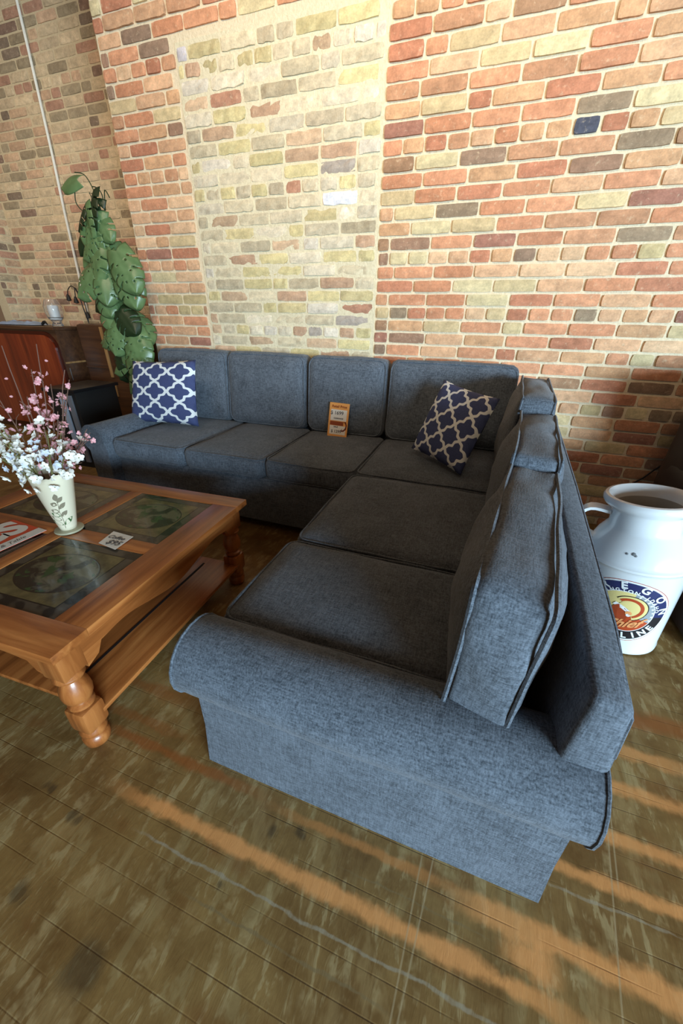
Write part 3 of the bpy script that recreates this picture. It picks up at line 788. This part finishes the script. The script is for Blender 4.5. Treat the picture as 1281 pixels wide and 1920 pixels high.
def spray(tip, kind, label, group, nb, seed, spread=.03, side_twigs=3, size=1.0):
    rnd = random.Random(seed); b0 = Vector((VX0+rnd.uniform(-.02, .02), VY0+rnd.uniform(-.01, .01), ZT+.07)); tip = Vector(tip)
    mouth = Vector((VX0+(tip.x-VX0)*.22, VY0+(tip.y-VY0)*.3, ZT+VH+.01))
    mouth.x = min(max(mouth.x, VX0-.07), VX0+.07); mouth.y = min(max(mouth.y, VY0-.035), VY0+.035)
    root = empty('flower_spray', b0, label, 'flower', group)
    pts = []
    for i in range(13):
        q = i/12
        p = b0*(1-q)**2+mouth*2*q*(1-q)*1.0+tip*q*q if q > 0 else b0.copy()
        p = p+Vector((noise.noise(Vector((seed, q*4, 0))), noise.noise(Vector((seed, q*4, 5))), 0))*.012*q
        pts.append(p-b0)
    mb = MB(); st = M['twig'] if kind == 'pink' else M['greenstem']
    mb.tube(pts, [.0030*(1-.6*i/12) for i in range(13)], 5)
    anchors = []
    def at(q):
        x_ = q*12; i = min(11, int(x_)); return pts[i].lerp(pts[i+1], x_-i)
    for k in range(side_twigs):
        q = rnd.uniform(.5, .92); a = at(q); d = (at(min(1, q+.05))-at(q)).normalized()
        o_ = Vector((rnd.uniform(-1, 1), rnd.uniform(-1, 1), rnd.uniform(-.2, .7))).normalized()
        e = a+(d*.5+o_*.6)*rnd.uniform(.03, .06)
        mb.tube([a, (a+e)/2+d*.008, e], [.0014, .0012, .0008], 4); anchors.append((a, e))
    mb.build('stem', st, root, True)
    for k in range(nb):
        if anchors and rnd.random() < .45:
            a, e = rnd.choice(anchors); p = a.lerp(e, rnd.uniform(.5, 1.02))
        else:
            q = 1-rnd.random()**1.2*.55 if kind != 'spike' else 1-.5*k/nb; p = at(q)
        off = Vector((rnd.gauss(0, 1), rnd.gauss(0, 1), rnd.gauss(0, 1)))*spread*.5
        p = p+off
        if kind == 'pink': key, mk = (('p%d' % (k % 3)), (lambda k=k: blossom_mesh(.0115, 5, M['pink'], .5, k % 3, M['whitep']))) if rnd.random() < .72 else ('pb', lambda: bud_mesh(.006, M['pink']))
        elif kind == 'spike': key, mk = ('w%d' % (k % 2), lambda k=k: blossom_mesh(.014, 5, M['whitep'], .4, 5+k % 2))
        elif kind == 'blue': key, mk = ('b%d' % (k % 2), lambda k=k: blossom_mesh(.015, 5, M['bluep'], .3, 8+k % 2))
        else: key, mk = ('c%d' % (k % 2), lambda k=k: blossom_mesh(.017, 5, M['whitep'], .45, 12+k % 2, M['greenstem']))
        b_ = proto(key, mk).copy(); COL.objects.link(b_); b_.parent = root; b_.location = p
        nrm = (off.normalized()+Vector((0.35, -.6, .5))).normalized()
        b_.rotation_euler = (Matrix.Rotation(0, 3, 'X') @ nrm.to_track_quat('Z', 'Y').to_matrix() @ Matrix.Rotation(rnd.random()*6, 3, 'Z')).to_euler()
        s_ = size*rnd.uniform(.75, 1.2); b_.scale = (s_, s_, s_)
    return root
PK = [(-1.361, .80, 1.055), (-1.33, .88, 1.056), (-1.299, .82, .99), (-1.355, .90, .932), (-1.24, .88, .985), (-1.303, .93, .945), (-1.323, .92, .901), (-1.22, .88, .80), (-1.17, .85, .80),
      (-1.259, .83, .865), (-1.247, .75, .925), (-1.52, .82, .93)]
PKL = {8: 'short pink blossom branch leaning furthest right over the vase rim', 11: 'pink blossom branch furthest left in the cream vase'}
for i, p in enumerate(PK):
    spray(p, 'pink', PKL.get(i, 'twiggy pink blossom branch rising from the middle of the cream vase'), 'pink blossom branches in the vase', 13, 40+i, .028, 4, 1.0)
WS = [(-1.47, .72, 1.00), (-1.43, .70, .94), (-1.55, .74, .96)]
WSL = ['tallest white flower spike in the cream vase', 'white flower spike in front, shorter than the tallest one', 'white flower spike furthest left in the cream vase']
for i, p in enumerate(WS):
    spray(p, 'spike', WSL[i], 'white flower spikes in the vase', 22, 70+i, .022, 0, 1.0)
LW = [(-1.47, .72, .80), (-1.42, .68, .76), (-1.20, .74, .82), (-1.165, .76, .77), (-1.28, .70, .74), (-1.35, .70, .79), (-1.50, .78, .74), (-1.30, .86, .82)]
for i, p in enumerate(LW):
    spray(p, 'white', 'short stem of white open blossoms low in the cream vase', 'short white flower stems in the vase', 11, 90+i, .045, 3, 1.0)
for i, p in enumerate([(-1.245, .75, .755), (-1.46, .73, .75), (-1.36, .73, .75), (-1.60, .74, .74)]):
    spray(p, 'blue', 'pale blue hydrangea-like flower cluster low at the vase rim', 'pale blue flower clusters in the vase', 14, 110+i, .038, 1, .95)

# ------------------------------------------------------------------ milk can
CB = Vector((.692, 1.478, 0)); 
can = empty('milk_can', CB, 'white painted metal milk can with round gasoline emblem standing behind the sofa', 'milk can', None, (math.radians(-1.2), math.radians(-7.0), math.radians(-12)))
can.scale = (1.07, 1.07, 1.07)
CP = [(.118, .0), (.120, .012), (.118, .02), (.150, .335), (.153, .345), (.158, .350), (.158, .358), (.153, .363), (.151, .372), (.147, .386), (.128, .425), (.108, .452), (.101, .462), (.100, .515), (.105, .524), (.126, .538), (.131, .548), (.131, .558), (.126, .566), (.117, .568), (.106, .560), (.098, .545), (.093, .53)]
mb = MB(); mb.lathe(CP, 64, cap=False); mb.lathe([(.001, .0005), (.118, .0005)], 64, cap=False)
body = mb.build('can_body', M['white_paint'], can, True)
mb = MB(); mb.lathe([(.093, .53), (.090, .46), (.115, .41), (.115, .10), (.001, .10)], 48, cap=False); mb.build('can_interior', simple('worn_white_inside', srgb(190, 186, 176), .5), can, True)
for s in (-1, 1):
    mb = MB()
    a0_ = math.radians(12)
    pts = [(s*.140, 0, .395), (s*.180, 0, .420), (s*.196, 0, .465), (s*.160, 0, .505), (s*.100, 0, .498)]
    v = []; f = []
    sm = []
    P = [Vector(p) for p in pts]
    for i in range(17):
        q = i/16*4; k = min(3, int(q)); tt = q-k
        p0 = P[max(0, k-1)]; p1 = P[k]; p2 = P[k+1]; p3 = P[min(4, k+2)]
        sm.append(.5*((2*p1)+(p2-p0)*tt+(2*p0-5*p1+4*p2-p3)*tt*tt+(3*p1-p0-3*p2+p3)*tt**3))
    for i, p in enumerate(sm):
        d = (sm[min(16, i+1)]-sm[max(0, i-1)]).normalized(); nn = d.cross(Vector((0, 1, 0))).normalized()
        for a, b_ in ((-.026, -.005), (.026, -.005), (.026, .005), (-.026, .005)):
            v.append(p+Vector((0, a, 0))+nn*b_)
    for i in range(16):
        for j in range(4): f.append((i*4+j, i*4+(j+1) % 4, i*4+4+(j+1) % 4, i*4+4+j))
    f += [(3, 2, 1, 0), (64, 65, 66, 67)]
    mb.add(v, f); h_ = mb.build('handle', M['white_paint'], can, True)
    bmx = bmesh.new(); bmx.from_mesh(h_.data); bmesh.ops.recalc_face_normals(bmx, faces=bmx.faces[:]); bmx.to_mesh(h_.data); bmx.free()
# emblem
LZ = .188; LR = .125; LANG = math.radians(-96)
def on_can(a, b_, lift):
    a *= 1.03; b_ *= 1.03
    z = LZ+b_; r = .118+(.150-.118)*(z-.02)/.315
    an = LANG+a/.136
    return Vector(((r+lift)*math.cos(an), (r+lift)*math.sin(an), z))
EM = [flat('emblem_navy', (38, 46, 92), .4), flat('emblem_white', (232, 236, 236), .4), flat('emblem_yellow', (226, 208, 138), .4), flat('emblem_red', (178, 70, 34), .4),
      flat('emblem_skin', (160, 66, 36), .4), flat('emblem_grey', (150, 156, 160), .4), flat('emblem_black', (30, 28, 32), .4), flat('emblem_script', (232, 158, 100), .4)]
mb = MB()
def disc(cx_, cy_, r, lift, mi, n=56, rings=8, a0=0, a1=2*PI, r0=0, cond=None):
    v = []; f = []
    full = abs(a1-a0-2*PI) < 1e-6; m = n+1
    for k in range(rings+1):
        q = r0+(r-r0)*k/rings
        for i in range(m):
            an = a0+(a1-a0)*i/n; v.append(on_can(cx_+q*math.cos(an), cy_+q*math.sin(an), lift))
    for k in range(rings):
        for i in range(n): f.append((k*m+i, k*m+i+1, (k+1)*m+i+1, (k+1)*m+i))
    mb.add([q for q in v], [q[::-1] for q in f], mi)
def poly(pts, lift, mi):
    # triangulated via centre fan so it follows the curved wall
    c_ = (sum(p[0] for p in pts)/len(pts), sum(p[1] for p in pts)/len(pts))
    v = [on_can(c_[0], c_[1], lift)]+[on_can(p[0], p[1], lift) for p in pts]
    mb.add(v, [(0, i, i % len(pts)+1) for i in range(1, len(pts)+1)], mi)
disc(0, 0, LR, .0006, 3, rings=1, r0=LR-.003); disc(0, 0, LR-.002, .0008, 1); disc(0, 0, LR-.008, .0010, 0, r0=.07, a0=math.radians(-8), a1=math.radians(188)); disc(0, 0, LR-.008, .0010, 6, r0=.07, a0=math.radians(186), a1=math.radians(354))
disc(0, 0, .083, .0012, 1); disc(0, 0, .080, .0014, 2, a0=PI*.42, a1=PI*1.5); disc(0, 0, .080, .0014, 5, a0=-PI*.5, a1=PI*.42)
for k in range(9):   # rays on the right half
    a = math.radians(-30+k*12); poly([(.03*math.cos(a-.02), .03*math.sin(a-.02)), (.079*math.cos(a-.035), .079*math.sin(a-.035)), (.079*math.cos(a+.035), .079*math.sin(a+.035)), (.03*math.cos(a+.02), .03*math.sin(a+.02))], .0017, 1)
disc(0, 0, .080, .0018, 3, a0=math.radians(205), a1=math.radians(335), rings=8)
# profile with a feather crown, generic
disc(.012, .018, .050, .0020, 6, a0=math.radians(-75), a1=math.radians(140), r0=.0); disc(.012, .018, .047, .0022, 2, a0=math.radians(-75), a1=math.radians(140), r0=0)
disc(.010, .018, .040, .0024, 3, a0=math.radians(-70), a1=math.radians(135), r0=.030); disc(.008, .014, .029, .0025, 2, a0=math.radians(-80), a1=math.radians(150))
poly([(-.030, .016), (-.036, .004), (-.040, -.002), (-.035, -.006), (-.037, -.014), (-.033, -.022), (-.020, -.028), (-.014, -.038), (.006, -.040), (.010, -.020), (.008, .004), (-.004, .020), (-.018, .026)], .0028, 4)
poly([(-.034, .020), (-.026, .032), (-.004, .022), (.014, .008), (.010, -.002), (-.010, .012)], .0030, 1)
disc(.012, -.002, .009, .0032, 7); disc(.012, -.010, .006, .0032, 1)
mb.build('emblem', EM, can)
mb = MB()
def arc_text(s, size, R_, a_start, a_end, mi, bottom=False, bold=.0):
    for i, ch in enumerate(s):
        if ch == ' ': continue
        a = a_start+(a_end-a_start)*i/(len(s)-1); v, f = text_geo(ch, size, bold)
        th = a-PI/2 if not bottom else a+PI/2
        q = []
        for p in v:
            x_ = p.x*math.cos(th)-p.y*math.sin(th)+R_*math.cos(a); y_ = p.x*math.sin(th)+p.y*math.cos(th)+R_*math.sin(a)
            q.append(on_can(x_, y_, .0024))
        mb.add(q, f, mi)
arc_text('OREGON', .034, .1045, math.radians(158), math.radians(8), 0, False, .0012)
arc_text('WASHINGTON-IDAHO', .0165, .0850+.0005, math.radians(174), math.radians(12), 0, False, .0006)
arc_text('GASOLINE', .033, .1010, math.radians(214), math.radians(326), 0, True, .0012)
v, f = text_geo('Chief', .048, .0012, 'CENTER', .5); mb.add([on_can(p.x-.004, p.y-.052+p.x*.25, .0034) for p in v], f, 1)
mb.build('lettering', [EM[1], EM[7]], can)
mb = MB(); Rm = Matrix.Rotation(LANG, 4, 'Z')
for (a, z, r) in ((-.03, .405, .004), (-.012, .408, .006), (-.006, .404, .004)):
    an = LANG+a/.14; rr_ = .147+(.128-.147)*(z-.386)/.039
    mb.lathe([(r, 0), (r*.4, .001)], 8, 0, Matrix.Translation((math.cos(an)*(rr_+.001), math.sin(an)*(rr_+.001), z)) @ Vector((math.cos(an), math.sin(an), .5)).to_track_quat('Z', 'Y').to_matrix().to_4x4())
mb.build('paint_chip', simple('grey_chip', srgb(120, 124, 126), .6), can)

# ------------------------------------------------------------------ recliner at the right edge
rc = empty('recliner', (1.36, 1.9, 0), 'dark brown leather recliner beside the milk can, cut off by the photo edge', 'recliner')
v, f = cushion_mesh(1.10, .36, .90, .09, (.0, .03, .03), wr=.006, seed=3); o = pyd('backrest', v, f, [M['recliner']], rc); o.location = (.09, .20, .50)  # widened out of view so it shades the lower wall
v, f = cushion_mesh(1.0, .78, .40, .05, (0, .01, .02), wr=.004, seed=4); o = pyd('seat_base', v, f, [M['recliner']], rc); o.location = (.15, -.16, .205)
for s_ in (-1, 1):
    v, f = cushion_mesh(.18, .86, .60, .07, (.01, .01, .01), wr=.004, seed=5); o = pyd('armrest', v, f, [M['recliner']], rc); o.location = (.15+s_*.52, -.06, .305)
mb = MB(); mb.tube([(.90, 2.47, .30), (.945, 2.47, .345), (.975, 2.46, .40), (1.02, 2.455, .46), (1.05, 2.44, .45)], .004, 6)
tag(mb.build('power_cord', M['blackmatte'], None, True), 'thin black cord hanging against the brick wall behind the milk can', 'cord')

# ------------------------------------------------------------------ cabinet and things in the recess
cb = empty('cabinet', (-4.16, 2.93, 0), 'upright cabinet of polished red mahogany with a rounded framed front panel in the wall recess', 'cabinet')
mb = MB(); mb.box(-1.10, .40, -.24, .01, 0, .985, bev=.006); mb.build('case', M['brownwood'], cb, True)
mb = MB(); mb.box(.4005, .408, -.02, .005, .38, .98, bev=.002); mb.box(.4005, .406, -.23, -.02, .70, .715); mb.build('side_strip', M['tanwood'], cb, True)
mb = MB(); mb.box(-1.11, .41, -.262, .025, .985, 1.015, bev=.008); mb.build('top_board', M['brownwood'], cb, True)
def rpanel(w0, w1, z0, z1, r, y, dy, mb_, mi=0):
    pts = []
    for (cx_, cz_, a0_) in ((w1-r, z1-r, 0), (w0+r, z1-r, PI/2)):
        for i in range(9): a = a0_+PI/2*i/8; pts.append((cx_+r*math.cos(a), cz_+r*math.sin(a)))
    pts += [(w0, z0), (w1, z0)]
    m = len(pts); v = [(p[0], y, p[1]) for p in pts]+[(p[0], y-dy, p[1]) for p in pts]
    f = [tuple(range(m, 2*m))]+[(i, (i+1) % m, (i+1) % m+m, i+m) for i in range(m)]
    mb_.add(v, f, mi)
mb = MB(); rpanel(-1.09, .395, .04, .975, .15, -.24, .012, mb); o = mb.build('front_frame', simple('dark_red_moulding', srgb(66, 20, 8), .3), cb)
mb = MB(); rpanel(-1.05, .365, .08, .945, .13, -.252, .012, mb); mb.build('front_panel', M['redwood'], cb)
mb = MB(); mb.box(.398, .404, -.21, -.205, .55, .66); mb.build('metal_edge', M['metal'], cb)
ch = empty('wooden_chest', (-3.42, 3.03, 0), 'brown wooden chest with tan frame strips standing beside the red cabinet', 'chest')
mb = MB(); mb.box(-.29, .30, -.17, .18, 0, 1.04, bev=.03); mb.build('case', M['brownwood'], ch, True)
mb = MB()
mb.box(.015, .05, -.182, -.17, .58, 1.02, bev=.004); mb.box(.015, .05, -.182, -.17, .40, .53, bev=.004)
mb.build('frame_strip', M['tanwood'], ch, True)
mb = MB(); mb.box(-.28, .015, -.178, -.17, .66, .675); mb.build('frame_strip', M['brownwood'], ch)
# glass candle holder
t = NT('clear_glass'); M['glass'] = t.set(col=(1, 1, 1, 1), rough=.03, trans=.95, ior=1.45)
M['wax'] = simple('white_wax', srgb(240, 240, 236), .5, .02)
gl = empty('glass_candle_holder', (-3.85, 2.80, 1.016), 'clear glass candle holder with a white candle on top of the red cabinet', 'candle holder')
mb = MB(); mb.lathe([(.036, 0), (.040, .004), (.038, .012), (.030, .026), (.034, .036), (.052, .060), (.062, .10), (.062, .135), (.048, .172), (.040, .185), (.037, .184), (.045, .170), (.058, .134), (.058, .10), (.048, .064), (.012, .045)], 32, cap=True); mb.build('glass_cup', M['glass'], gl, True)
mb = MB(); mb.lathe([(.034, .048), (.036, .06), (.036, .14), (.030, .146), (.002, .146)], 24); mb.tube([(0, 0, .145), (.002, 0, .158)], .0015, 5); mb.build('candle', M['wax'], gl, True)
gl.scale = (1.2, 1.2, 1.2)
# crumpled cloth
N = 24; v = []; f = []
for j in range(N+1):
    for i in range(N+1):
        u, w_ = i/N, j/N; e = min(u, 1-u, w_, 1-w_)
        z = .004+.045*min(1, e*5)*(.5+.5*noise.noise(Vector((u*6, w_*5, 3))))
        v.append((-.30+.60*u+.02*noise.noise(Vector((u*4, w_*4, 9))), -.10+.20*w_+.03*noise.noise(Vector((u*5, w_*3, 1))), z))
for j in range(N):
    for i in range(N): q = j*(N+1)+i; f.append((q, q+1, q+N+2, q+N+1))
o = pyd('folded_cloth', v, f, [simple('pale_blue_cloth', srgb(150, 168, 196), .8)]); o.location = (-4.42, 2.86, 1.017)
tag(o, 'pale blue crumpled cloth lying on the left of the red cabinet top', 'cloth')
mb = MB(); mb.tube([(0, 0, .01), (.02, .01, .03), (.05, 0, .035), (.09, -.01, .012)], [.01, .014, .010, .005], 8); mb.tube([(.0, .0, .012), (-.03, .02, .008), (-.06, 0, .01)], .007, 8)
o = mb.build('dark_ornament', M['blackmatte'], None, True); o.location = (-4.12, 2.84, 1.016); tag(o, 'small dark ornament on the red cabinet between cloth and candle holder', 'ornament')
# drooping dark flower ornament
db = empty('drooping_flower_stem', (-3.72, 3.02, 1.04), 'dark wiry stem with drooping buds standing on the wooden chest', 'ornament')
def curve(P, n=16):
    P = [Vector(p) for p in P]; out = []
    for i in range(n+1):
        q = i/n*(len(P)-1); k = min(len(P)-2, int(q)); tt = q-k
        p0 = P[max(0, k-1)]; p1 = P[k]; p2 = P[k+1]; p3 = P[min(len(P)-1, k+2)]
        out.append(.5*((2*p1)+(p2-p0)*tt+(2*p0-5*p1+4*p2-p3)*tt*tt+(3*p1-p0-3*p2+p3)*tt**3))
    return out
mb = MB()
stems = [[(.0, 0, 0), (-.02, 0, .14), (-.05, 0, .27), (-.10, 0, .315), (-.16, 0, .28), (-.175, 0, .24)], [(.0, 0, 0), (-.02, 0, .12), (-.03, 0, .24), (-.06, 0, .30), (-.085, 0, .22)], [(0, 0, 0), (.012, 0, .10), (.01, 0, .20), (-.02, 0, .27)]]
for s_ in stems: mb.tube(curve(s_), .004, 6)
mb.build('stem', M['blackmatte'], db, True)
for p in ((-.178, 0, .215), (-.088, 0, .195), (.014, 0, .07)):
    mb = MB(); mb.lathe([(.003, .035), (.012, .025), (.018, .0), (.022, -.02), (.004, -.026)], 12, 0, Matrix.Translation(p)); mb.build('bud', M['blackmatte'], db, True)
# cable on the recess wall
mb = MB(); mb.tube([(-3.80, 3.205, 3.40), (-3.82, 3.205, 2.9), (-3.855, 3.205, 2.3), (-3.885, 3.205, 1.95), (-3.91, 3.205, 1.5), (-3.93, 3.205, 1.09)], .0105, 8)
tag(mb.build('wall_conduit', simple('pale_grey_conduit', srgb(240, 236, 222), .4), None, True), 'thin pale conduit running down the brick wall of the recess', 'conduit')
# black side table with folders
bt = empty('side_table', (-2.93, 2.26, 0), 'black side table between the sofa arm and the red cabinet', 'side table', None, (0, 0, .05))
mb = MB(); mb.box(-.26, .06, -.22, .20, .60, .625, bev=.004); mb.build('tabletop', M['black'], bt, True)
mb = MB(); mb.box(-.24, .04, -.20, .18, .0, .60, bev=.004); mb.build('case', M['blackmatte'], bt, True)
for i, x_ in enumerate((-.09, -.015)):
    mb = MB(); mb.box(x_-.022, x_+.022, -.214, -.2005, .05, .56+.02*i, 0, .002)
    mb.build('front_slat', simple('slate_grey_slat' if i else 'pale_grey_slat', srgb(*((116, 118, 124) if i else (160, 168, 182))), .5), bt)

# ------------------------------------------------------------------ monstera
mo = empty('potted_monstera', (-2.62, 2.42, 0), 'tall climbing monstera houseplant on a pole in the corner behind the sofa arm', 'plant')
mb = MB(); mb.lathe([(.10, 0), (.13, .02), (.155, .28), (.165, .29), (.165, .31), (.15, .31), (.145, .28), (.02, .27)], 32); mb.build('pot', M['black'], mo, True)
mb = MB(); pp_ = [(0, 0, .2+.3*i) for i in range(6)]
mb.tube([(.02+.006*math.sin(i), .015, .25+.115*i) for i in range(13)], .034, 10); mb.build('moss_pole', simple('dark_brown_coir', srgb(58, 40, 26), .95, .3, 60), mo, True)
t = NT('monstera_leaf'); co = t.coord(); n_ = t.noise(co, 14, 2)
t.bump(t.noise(co, 30, 2), .2, .004); M['leaf'] = t.set(col=t.mix(n_, srgb(54, 84, 44), srgb(122, 150, 100)), rough=.34, spec=.5)
M['leaf_dark'] = simple('shaded_leaf', srgb(36, 56, 30), .4, .2, 20)  # darker copy of the leaf, shade among the foliage put into the colour
def leaf_mesh(L_, W_, cuts, seed, holes=True):
    """heart-shaped split leaf; the gaps between its lobes are real gaps"""
    rnd = random.Random(seed); mb = MB(); n = 40; m = 8
    def hw(t_): return W_*max(.0, math.sin(PI*min(1, (t_*.86+.14)))**.62)*(1-.18*t_)
    cs = [(.22+.62*(k+rnd.uniform(-.2, .2))/cuts, rnd.uniform(.30, .55)) for k in range(cuts)]
    for s in (-1, 1):
        base = []; jit = [(c_+rnd.uniform(-.03, .03), d_) for c_, d_ in cs]
        for i in range(n+1):
            t_ = i/n; w_ = hw(t_) if i < n else .001
            for j in range(m+1):
                q = j/m
                y_ = t_*L_-.20*L_*q*(1-t_)**4+.16*L_*q*q*t_*(1-t_)*2
                x_ = s*w_*q
                z_ = -.16*L_*t_**2-.30*W_*q*q+.02*W_*math.sin(q*PI)*6*(.3)
                base.append((x_, y_, z_))
        f = []
        for i in range(n):
            t_ = (i+.5)/n
            for j in range(m):
                q = (j+.5)/m; gap = False
                if holes:
                    for c_, d_ in jit:
                        if q > d_ and abs(t_-c_-.05*(q-.5)) < .017+.012*(q-d_): gap = True
                        if .22 < q < .40 and abs(t_-c_-.07) < .016: gap = d_ > .46
                if gap: continue
                a = i*(m+1)+j; qd = (a, a+1, a+m+2, a+m+1); f.append(qd if s > 0 else qd[::-1])
        mb.add(base, f)
    return mb
protoL = []
for k, (L_, W_, cu) in enumerate(((.25, .12, 3), (.21, .11, 2), (.28, .125, 3), (.15, .055, 3), (.23, .12, 3))):
    protoL.append(leaf_mesh(L_, W_, cu, k+3, k != 3))
rnd = random.Random(5)
def add_leaf(k, p, d, roll, sc, dark=False, proto_cache={}):
    key = (k, dark)
    if key not in proto_cache:
        o = protoL[k].build('leaf', M['leaf_dark'] if dark else M['leaf'], None, True)
        bmx = bmesh.new(); bmx.from_mesh(o.data); bmesh.ops.remove_doubles(bmx, verts=bmx.verts[:], dist=.0005); bmesh.ops.recalc_face_normals(bmx, faces=bmx.faces[:]); bmx.to_mesh(o.data); bmx.free()
        md = o.modifiers.new('t', 'SOLIDIFY'); md.thickness = .0012
        COL.objects.unlink(o); proto_cache[key] = o
    o = proto_cache[key].copy(); COL.objects.link(o); o.parent = mo; o.location = p
    y_ = Vector(d).normalized(); z_ = Vector(roll)
    x_ = y_.cross(z_).normalized(); z_ = x_.cross(y_)
    o.rotation_euler = Matrix((x_, y_, z_)).transposed().to_euler(); o.scale = (sc, sc, sc)
    return o
pet = MB()
NL = 44
for i in range(NL):
    h_ = .74+1.10*((i+.5)/NL)
    a = -PI/2+max(-1.5, min(1.5, rnd.gauss(.15, .8)))
    tap = 1 if h_ < 1.55 else 1-1.6*(h_-1.55)
    if h_ < .95: tap *= .75
    out = Vector((math.cos(a), math.sin(a), 0)); cx_ = .0+.03*(1.2-h_)
    r0_ = rnd.uniform(.04, .11)*tap
    p = Vector((cx_, 0, h_))+out*r0_+Vector((rnd.uniform(-.07, .07)*tap, 0, 0))
    p.x = min(p.x, .13)
    d = Vector((rnd.uniform(-.9, .75)+out.x*.5, out.y*.35, -1.0+rnd.uniform(-.1, .5)))
    ro = Vector((rnd.uniform(-.7, .9)+out.x*.5, -1, rnd.uniform(-.1, 1.1)))
    add_leaf(rnd.choice([0, 1, 2, 4, 0, 1, 4]), p, d, ro, rnd.uniform(.7, 1.0)*(1 if h_ < 1.6 else .8), rnd.random() < .3)
    pet.tube([Vector((cx_*.6, .01, h_-.10)), Vector((cx_, 0, h_-.02))+out*r0_*.7+Vector((0, 0, .03)), p], .0028, 5)
# top tendrils and the single leaf that reaches left
for P in ([(.0, 0, 1.62), (-.06, -.02, 1.70), (-.14, -.02, 1.76), (-.15, -.03, 1.80), (-.13, -.03, 1.86)], [(.03, 0, 1.70), (.0, 0, 1.84), (-.05, 0, 1.93), (-.13, 0, 1.95)], [(.05, 0, 1.72), (.06, 0, 1.82), (.03, 0, 1.86), (-.01, 0, 1.87)],
          [(.06, 0, 1.74), (.10, -.01, 1.84), (.14, -.02, 1.80)], [(-.02, 0, 1.45), (-.10, 0, 1.58), (-.17, 0, 1.60), (-.22, 0, 1.50)], [(-.05, 0, 1.40), (-.12, 0, 1.52), (-.13, 0, 1.66), (-.20, 0, 1.66)]):
    pet.tube(curve(P), [.0035]*17, 5)
pet.build('stems', simple('dark_green_stem', srgb(52, 66, 36), .6), mo, True)
add_leaf(3, (-.08, -.04, 1.90), (-1, -.1, -.12), (.2, -1, .5), 1.15); add_leaf(3, (-.17, -.04, 1.60), (-.5, -.2, -1), (0, -1, .4), .8, True)
add_leaf(3, (-.16, -.03, 1.52), (-.8, -.2, -1), (0, -1, .4), .8)
for p_, d_ in (((.19, -.10, 1.42), (.35, -.2, -1)), ((.20, -.12, 1.50), (.5, -.2, -.9)), ((.17, -.1, 1.02), (.3, -.3, -1)), ((.18, -.12, .92), (.2, -.3, -1))):
    add_leaf(2, p_, d_, (.3, -1, .4), .95)
